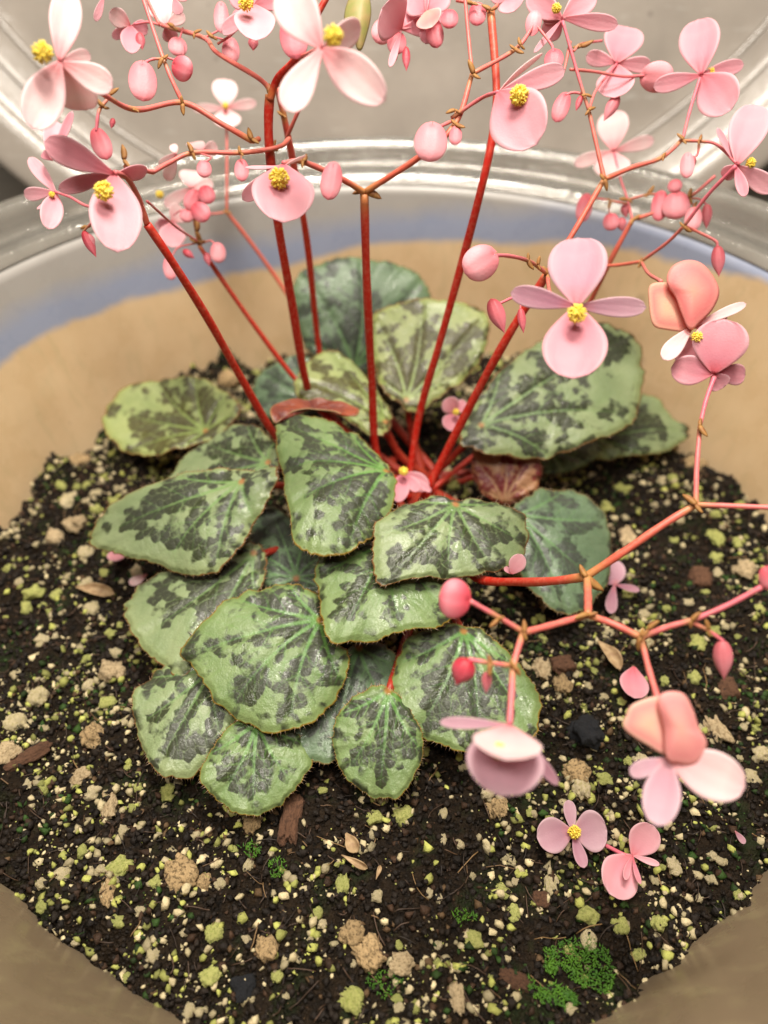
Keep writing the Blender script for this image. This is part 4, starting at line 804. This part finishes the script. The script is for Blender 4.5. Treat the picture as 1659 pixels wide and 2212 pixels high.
CH = [(245,1455,60,52,CORK,'broken cream cork-like chunk beside the lower left leaves','chunk','cream_chunk',20),
      (178,1680,62,40,CORK,'ridged cream bark chunk with cracked surface','chunk','cream_chunk',25),(238,1742,40,74,CORK,'tall narrow cream chunk standing among green granules','chunk','cream_chunk',15),
      (395,1890,84,72,PUMICE,'large pitted tan pumice lump with dark hollow','stone','pumice_stone',0),(440,1905,40,40,PUMICE,'small tan stone touching the large pitted lump','stone','pumice_stone',0),(476,1910,30,24,PERLITE,'small cream stone at the end of the pumice row','stone','pumice_stone',0),
      (231,1925,44,76,PUMICE,'split straw-coloured bark chip standing on end','bark chip','bark_chip',10),(205,1592,62,50,PUMICE,'tan triangular stone left of the leaves','stone','pumice_stone',0),
      (85,1505,52,42,PERLITE,'rounded cream stone near the left edge','stone','pumice_stone',0),(55,1640,120,36,BARK,'reddish brown bark strip at the left edge','bark chip','bark_chip',30),(20,1630,50,46,CORK,'pale chunk behind the reddish bark strip','chunk','cream_chunk',10),
      (35,1560,56,44,PERLITE,'cream stone above the reddish bark strip','stone','pumice_stone',0),(630,1775,56,112,BARK,'brown fibrous bark chip just below the bottom leaf','bark chip','bark_chip',-8),
      (545,1780,50,50,PUMICE,'round mossy tan stone beside the fibrous bark chip','stone','pumice_stone',0),(575,2050,66,66,PUMICE,'peach coloured stone with yellow algae edge','stone','pumice_stone',0),
      (760,2022,64,62,PUMICE,'tan angular stone touching a grey-brown stone','stone','pumice_stone',0),(800,2062,74,84,PUMICE,'grey-brown rounded stone leaning on a tan one','stone','pumice_stone',30),(862,2086,70,44,CORK,'white crumbly chunk below the grey-brown stone','chunk','cream_chunk',10),
      (760,2165,76,56,ALGAE,'large yellow-green algae-covered stone at the front','stone','pumice_stone',0),(462,2015,48,44,ALGAE,'yellow mossy stone in the front left soil','stone','pumice_stone',0),(455,2110,62,48,ALGAE,'bright yellow-green stone near the front left edge','stone','pumice_stone',30),
      (1268,1585,82,70,CHAR,'black angular charcoal piece between two pink flowers','charcoal','charcoal_piece',15),(528,2138,64,52,CHAR,'dark charcoal piece near the front soil edge','charcoal','charcoal_piece',20),(430,480,1,1,None,'','','',0),
      (1215,1440,62,44,BARK,'flat brown pebble right of the lower right leaf','pebble','brown_pebble',10),(1170,1450,50,56,CORK,'cream chunk beside the flat brown pebble','chunk','cream_chunk',0),(1215,1480,52,60,PUMICE,'tan lumpy stone under the flat brown pebble','stone','pumice_stone',-30),
      (1240,1672,70,60,PUMICE,'pale porous stone below the charcoal piece','stone','pumice_stone',0),(1255,1700,54,66,PERLITE,'cream porous stone beside a fallen flower','stone','pumice_stone',0),(1075,1745,54,60,PUMICE,'brown rounded stone under the drooping pink flower','stone','pumice_stone',0),
      (1190,1908,40,46,PERLITE,'round cream stone below the fallen flower','stone','pumice_stone',0),(1165,1945,50,40,BARK,'brown-green stone in the front right soil','stone','pumice_stone',0),(1108,1975,40,42,ALGAE,'yellow lumpy granule beside fibres','stone','pumice_stone',0),
      (1110,2118,84,42,BARK,'dark brown woody stick end near the moss','twig','wood_piece',-10),(1338,2002,46,42,ALGAE,'yellow-green knobbly stone at the right front','stone','pumice_stone',0),(1272,2030,40,44,PERLITE,'cream chipped stone in the right front soil','stone','pumice_stone',0),(1378,2062,42,30,ALGAE,'green ring-shaped granule near the soil edge','stone','pumice_stone',20),
      (985,2160,40,60,CORK,'white tall crumb at the front edge','chunk','cream_chunk',0),(1545,1580,46,64,CORK,'cream split chunk under the drooping bud','chunk','cream_chunk',20),(1605,1235,60,50,CORK,'pinkish cream chunk in the right-hand soil','chunk','cream_chunk',20),(1545,1165,44,56,ALGAE,'pale green lump in the right-hand soil','stone','pumice_stone',0),(1510,1250,52,50,BARK,'brown angular stone among green granules','stone','pumice_stone',0),
      (1570,1490,46,48,BARK,'grey-brown lump right below the hanging bud','stone','pumice_stone',0),(1355,1165,44,44,CORK,'small pale chunk behind the orange stem','chunk','cream_chunk',0),(495,822,50,42,PUMICE,'pale stone behind the left leaf','stone','pumice_stone',0),(1430,1580,40,30,PERLITE,'cream stone hidden behind the salmon ovary','stone','pumice_stone',0),
      (1500,1010,66,44,PUMICE,'tan stone beside the upright pink stalk','stone','pumice_stone',0),(120,1165,44,40,CORK,'whitish lump left of the broad leaf tip','chunk','cream_chunk',0),(165,1135,50,48,CORK,'pale round lump touching the broad leaf tip','chunk','cream_chunk',0),(175,1000,50,50,PUMICE,'tan stone below the left leaf by the tub wall','stone','pumice_stone',0)]
kinds = {}
for k, (x, y, w, h, mt, lab, cat, nm, rot) in enumerate(CH):
    if mt is None: continue
    me = lump_mesh(nm, 300 + k, 4, mt, 0.48 if mt in (CORK, PUMICE) else 0.34, block=0.55 if mt in (CHAR, BARK, CORK) else 0.15)
    place(nm, me, x, y, w * 0.74, h * 0.74, lab, cat, None, rot, 0.05, 0.75)

# loose granules: the larger ones are things of their own, the finest are one mass
def inleaf(x, y):
    for q in LEAF_POLY:
        c = False; j = len(q) - 1
        for i in range(len(q)):
            if (q[i, 1] > y) != (q[j, 1] > y) and x < (q[j, 0] - q[i, 0]) * (y - q[i, 1]) / (q[j, 1] - q[i, 1]) + q[i, 0]: c = not c
            j = i
        if c: return True
    return False
gm = [(PERLITE, 'small cream perlite granule on dark soil, away from larger stones', 'cream perlite granules on the soil', 'perlite_granule', [lump_mesh('perlite_granule', 500 + k, 3, PERLITE, 0.44, block=0.35) for k in range(7)]),
      (ALGAE, 'small yellow-green algae-tinted granule on dark soil, away from larger stones', 'algae-tinted granules on the soil', 'algae_granule', [lump_mesh('algae_granule', 520 + k, 3, ALGAE, 0.44, block=0.3) for k in range(7)])]
r = np.random.default_rng(99); cnt = 0; tries = 0; small = []
while cnt < 290 and tries < 20000:
    tries += 1
    rad = 8.7 * math.sqrt(r.random()); a = r.random() * 2 * math.pi; x3, y3 = rad * math.cos(a), rad * math.sin(a)
    px, py = proj((x3, y3, float(soil_z(x3, y3)) + 0.05))
    if not (4 < px < 1655 and 4 < py < 2208) or inleaf(px, py): continue
    w = 12 + 24 * r.random() ** 2.4; 
    if py < 1000: w *= 0.7
    if w > 26 and r.random() < 0.5: w *= 0.6
    if any((px - ox) ** 2 + (py - oy) ** 2 < (rr_ + w * 0.55) ** 2 for ox, oy, rr_ in OCC): continue
    m = gm[0] if r.random() < 0.52 else gm[1]
    place(m[3], m[4][r.integers(7)], px, py, w, w * (0.75 + 0.5 * r.random()), m[1], 'granule', m[2], None, 0.1, 0.8); cnt += 1

def scatter(n, smin, smax, pw, base, seed, colour, zlift=0.0, rmax=8.8, clump=False):
    r = np.random.default_rng(seed); V0, F0 = base; k = len(V0)
    rad = rmax * np.sqrt(r.random(n)); a = r.random(n) * 2 * math.pi; x, y = rad * np.cos(a), rad * np.sin(a)
    s = smin + (smax - smin) * r.random(n) ** pw
    if clump:
        k0 = r.random(n) < sstep(0.40, 0.62, fbm2(x * 0.95 + 5, y * 0.95, 88, 4)) * 0.92 + 0.10
        x, y, s = x[k0], y[k0], s[k0]; n = len(x)
    V = np.empty((n, k, 3)); Cc = np.empty((n, k, 3))
    for i in range(n):
        M = rotmat(r); V[i] = (V0 * (1 + r.normal(size=(k, 1)) * 0.28) * np.array([1, 0.6 + 0.5 * r.random(), 0.5 + 0.4 * r.random()]) * s[i]) @ M.T
    z = soil_z(x, y) + s * zlift
    V[..., 0] += x[:, None]; V[..., 1] += y[:, None]; V[..., 2] += z[:, None]
    Cc[:] = colour(r, n, x, y)[:, None, :]
    Fc = (F0[None] + (np.arange(n) * k)[:, None, None]).reshape(-1, 3)
    return V.reshape(-1, 3), Fc, Cc.reshape(-1, 3)
def soilcol(r, n, x, y):
    c = np.array([0.0065, 0.004, 0.0024]) * (0.5 + 1.6 * r.random((n, 1)))
    red = r.random(n) < 0.16; c[red] = np.array([0.04, 0.02, 0.010]) * (0.5 + r.random((red.sum(), 1)))
    pale = r.random(n) < 0.035; c[pale] = np.array([0.11, 0.065, 0.03])
    g = (r.random(n) < 0.22) & (fbm2(x * 0.9, y * 0.9, 33, 3) > 0.55); c[g] = np.array([0.022, 0.055, 0.008]) * (0.5 + r.random((g.sum(), 1)))
    return c
V, Fc, Cc = scatter(46000, 0.014, 0.10, 2.6, OCT, 11, soilcol, 0.3)
tag(mk('soil_crumbs', V, Fc, CRUMB, smooth=False, attrs={'col': Cc}, origin=(0, 0, 0)), 'loose dark soil crumbs covering the surface', 'soil', kind='stuff')
def percol(r, n, x, y):
    c = np.array([0.74, 0.62, 0.36]) * (0.32 + 0.5 * r.random((n, 1))); g = r.random(n) < 0.42
    c[g] = np.array([0.50, 0.52, 0.12]) * (0.3 + 0.6 * r.random((g.sum(), 1))); return c
def perlmat():
    t = NT('perlite_fines'); c = t.n('Attribute', attribute_name='col').outputs['Color']; n = t.noise(14, 4, 0.7)
    col = t.mix(t.ramp(n, [(0.45, 0.0), (0.75, 0.6)]), c, (0.12, 0.11, 0.03))
    return t.done(t.pbr(**{'Base Color': col, 'Roughness': 0.75, 'Normal': t.bump(n, 0.9, 0.04)}))
PF = perlmat()
V1, F1, C1 = scatter(18000, 0.018, 0.095, 2.1, ICO1, 12, percol, 0.35, clump=True)
V2, F2, C2 = scatter(6500, 0.007, 0.026, 2.2, OCT, 13, percol, 1.2, clump=True)
tag(mk('perlite_fines', np.vstack([V1, V2]), np.vstack([F1, F2 + len(V1)]), PF, smooth=False, attrs={'col': np.vstack([C1, C2])}, origin=(0, 0, 0)), 'fine pale perlite specks strewn through the soil', 'perlite', kind='stuff')
# fibres
mb = MB(); r = np.random.default_rng(21)
for k in range(1500):
    rad = 8.6 * math.sqrt(r.random()); a = r.random() * 6.283; L = 0.12 + 0.4 * r.random() ** 2; b = r.random() * 6.283
    p = np.array([rad * math.cos(a), rad * math.sin(a), 0]); t = np.linspace(-0.5, 0.5, 5); bend = r.normal() * 0.3
    q = np.stack([p[0] + L * (t * math.cos(b) - bend * t * t * math.sin(b)), p[1] + L * (t * math.sin(b) + bend * t * t * math.cos(b)), t * 0], 1)
    q[:, 2] = soil_z(q[:, 0], q[:, 1]) + 0.05 + 0.04 * r.random(5)
    V, Fc, tt = tube(q, 0.005 + 0.006 * r.random(), 4); mb.add(V, Fc, r.random())
ft = NT('soil_fibre'); fm = ft.done(ft.pbr(**{'Base Color': ft.ramp(ft.attr('t'), [(0.0, (0.012, 0.007, 0.004)), (0.8, (0.06, 0.03, 0.014)), (1.0, (0.22, 0.13, 0.05))]), 'Roughness': 0.6}))
tag(mb.build('soil_fibres', fm), 'fine brown root and coir fibres in the soil', 'fibre', kind='stuff')
# soil specks stuck to the tub wall above the soil line
mb = MB(); r = np.random.default_rng(31)
for k in range(6500):
    th = r.random() * 6.283; z = 0.02 + 1.7 * r.random() ** 3.0 * (0.3 + 1.4 * float(noise2(math.cos(th) * 6 + 9, math.sin(th) * 6 + 9, 4)))
    R = wallR(z) - 0.008; s = (0.010 + 0.035 * r.random() ** 3) * (1.3 if z < 0.2 else 0.8)
    V0 = (OCT[0] * (1 + r.normal(size=(6, 1)) * 0.25) * np.array([1, 0.7, 0.5]) * s) @ rotmat(r).T
    mb.add(V0 + np.array([R * math.cos(th), R * math.sin(th), z]), OCT[1], r.random())
wt = NT('wall_speck'); wm = wt.done(wt.pbr(**{'Base Color': wt.ramp(wt.attr('t'), [(0.0, (0.012, 0.008, 0.005)), (0.6, (0.10, 0.05, 0.025)), (0.86, (0.16, 0.09, 0.04)), (0.9, (0.5, 0.45, 0.2)), (1.0, (0.6, 0.5, 0.3))], 'CONSTANT'), 'Roughness': 0.7}))
tag(mb.build('wall_specks', wm), 'soil specks splashed on the inside of the tub wall', 'soil', kind='stuff')
# moss cushions
mb = MB(); r = np.random.default_rng(41)
for (x, y, w, n) in [(1240,2100,66,1100),(1195,2135,50,620),(600,1880,20,90),(540,1842,22,90),(1010,1985,26,110),(830,2120,34,120)]:
    g0 = ground(x, y); s = depth(g0) / F
    for k in range(n):
        a = r.random() * 6.283; q = math.sqrt(r.random()) * w * s; px = g0[0] + q * math.cos(a) * 1.2; py = g0[1] + q * math.sin(a)
        if float(fbm2(px * 3.1 + 4, py * 3.1, 71, 2)) < 0.30 + 0.34 * q / (w * s): continue
        b = np.array([px, py, float(soil_z(px, py)) + 0.06 + 0.05 * r.random()]); L = 0.04 + 0.06 * r.random(); dr = nrm([r.normal() * 0.6, r.normal() * 0.6, 1]); e1 = nrm(np.cross(dr, [1, 0.2, 0.1])) * 0.012; e2 = np.cross(dr, e1)
        mb.add([b + e1, b - e1 * 0.5 + e2, b - e1 * 0.5 - e2, b + dr * L], [[0, 1, 3], [1, 2, 3], [2, 0, 3]], 0)
tag(mb.build('moss', MOSS), 'bright green moss cushions growing on the soil', 'moss', kind='stuff')
# dried flower remains and papery scraps
SCRAP = simple('papery_tan', (0.46, 0.33, 0.18), (0.30, 0.19, 0.10), 9, 0.65, 0.2, 0.6)
for (x0, y0, x1, y1, w, lab) in [(748, 1800, 772, 1842, 30, 'curled tan papery leaf scrap on the soil'), (738, 1846, 794, 1876, 16, 'narrow straw-coloured leaf scrap on the soil'),
                   (165, 1268, 248, 1284, 28, 'orange-brown dry scrap left of the leaves'), (1292, 1385, 1340, 1448, 30, 'dry brown flower remnant beside the stem'), (812, 1900, 822, 1870, 10, 'tiny splayed straw-coloured dry flower on the soil')]:
    a, b = ground(x0, y0, 0.12), ground(x1, y1, 0.10)
    V, Q, t, rib = tepal_mesh(a, b, w * depth(a) / F, 'n', wd=np.cross(nrm(b - a), GN), cup=0.55, bend=-0.25)
    V[:, 2] += 0.05 * (fbm2(V[:, 0] * 8, V[:, 1] * 8, int(x0), 2) - 0.5)
    tag(mk('dry_scrap', V, Q, SCRAP, solid=0.014), lab, 'dry leaf')
# the granules that lie closest to a stone or fallen flower are told apart by it
marks = [(o, np.array(o.location) / S) for o in bpy.data.objects if o.parent is None and 'label' in o.keys() and o.get('category') in ('chunk', 'stone', 'charcoal', 'twig', 'bark chip', 'pebble', 'flower', 'petal', 'dry leaf')]
for nm, word in (('perlite_granule', 'cream perlite granule'), ('algae_granule', 'yellow-green granule')):
    gs = [o for o in bpy.data.objects if o.name.startswith(nm)]; done = set()
    for o, p in marks:
        k = min(gs, key=lambda q: np.linalg.norm(np.array(q.location) / S - p))
        lab = word + ' closest to the ' + o['label']
        if k.name not in done and len(lab.split()) <= 16: k['label'] = lab; done.add(k.name)
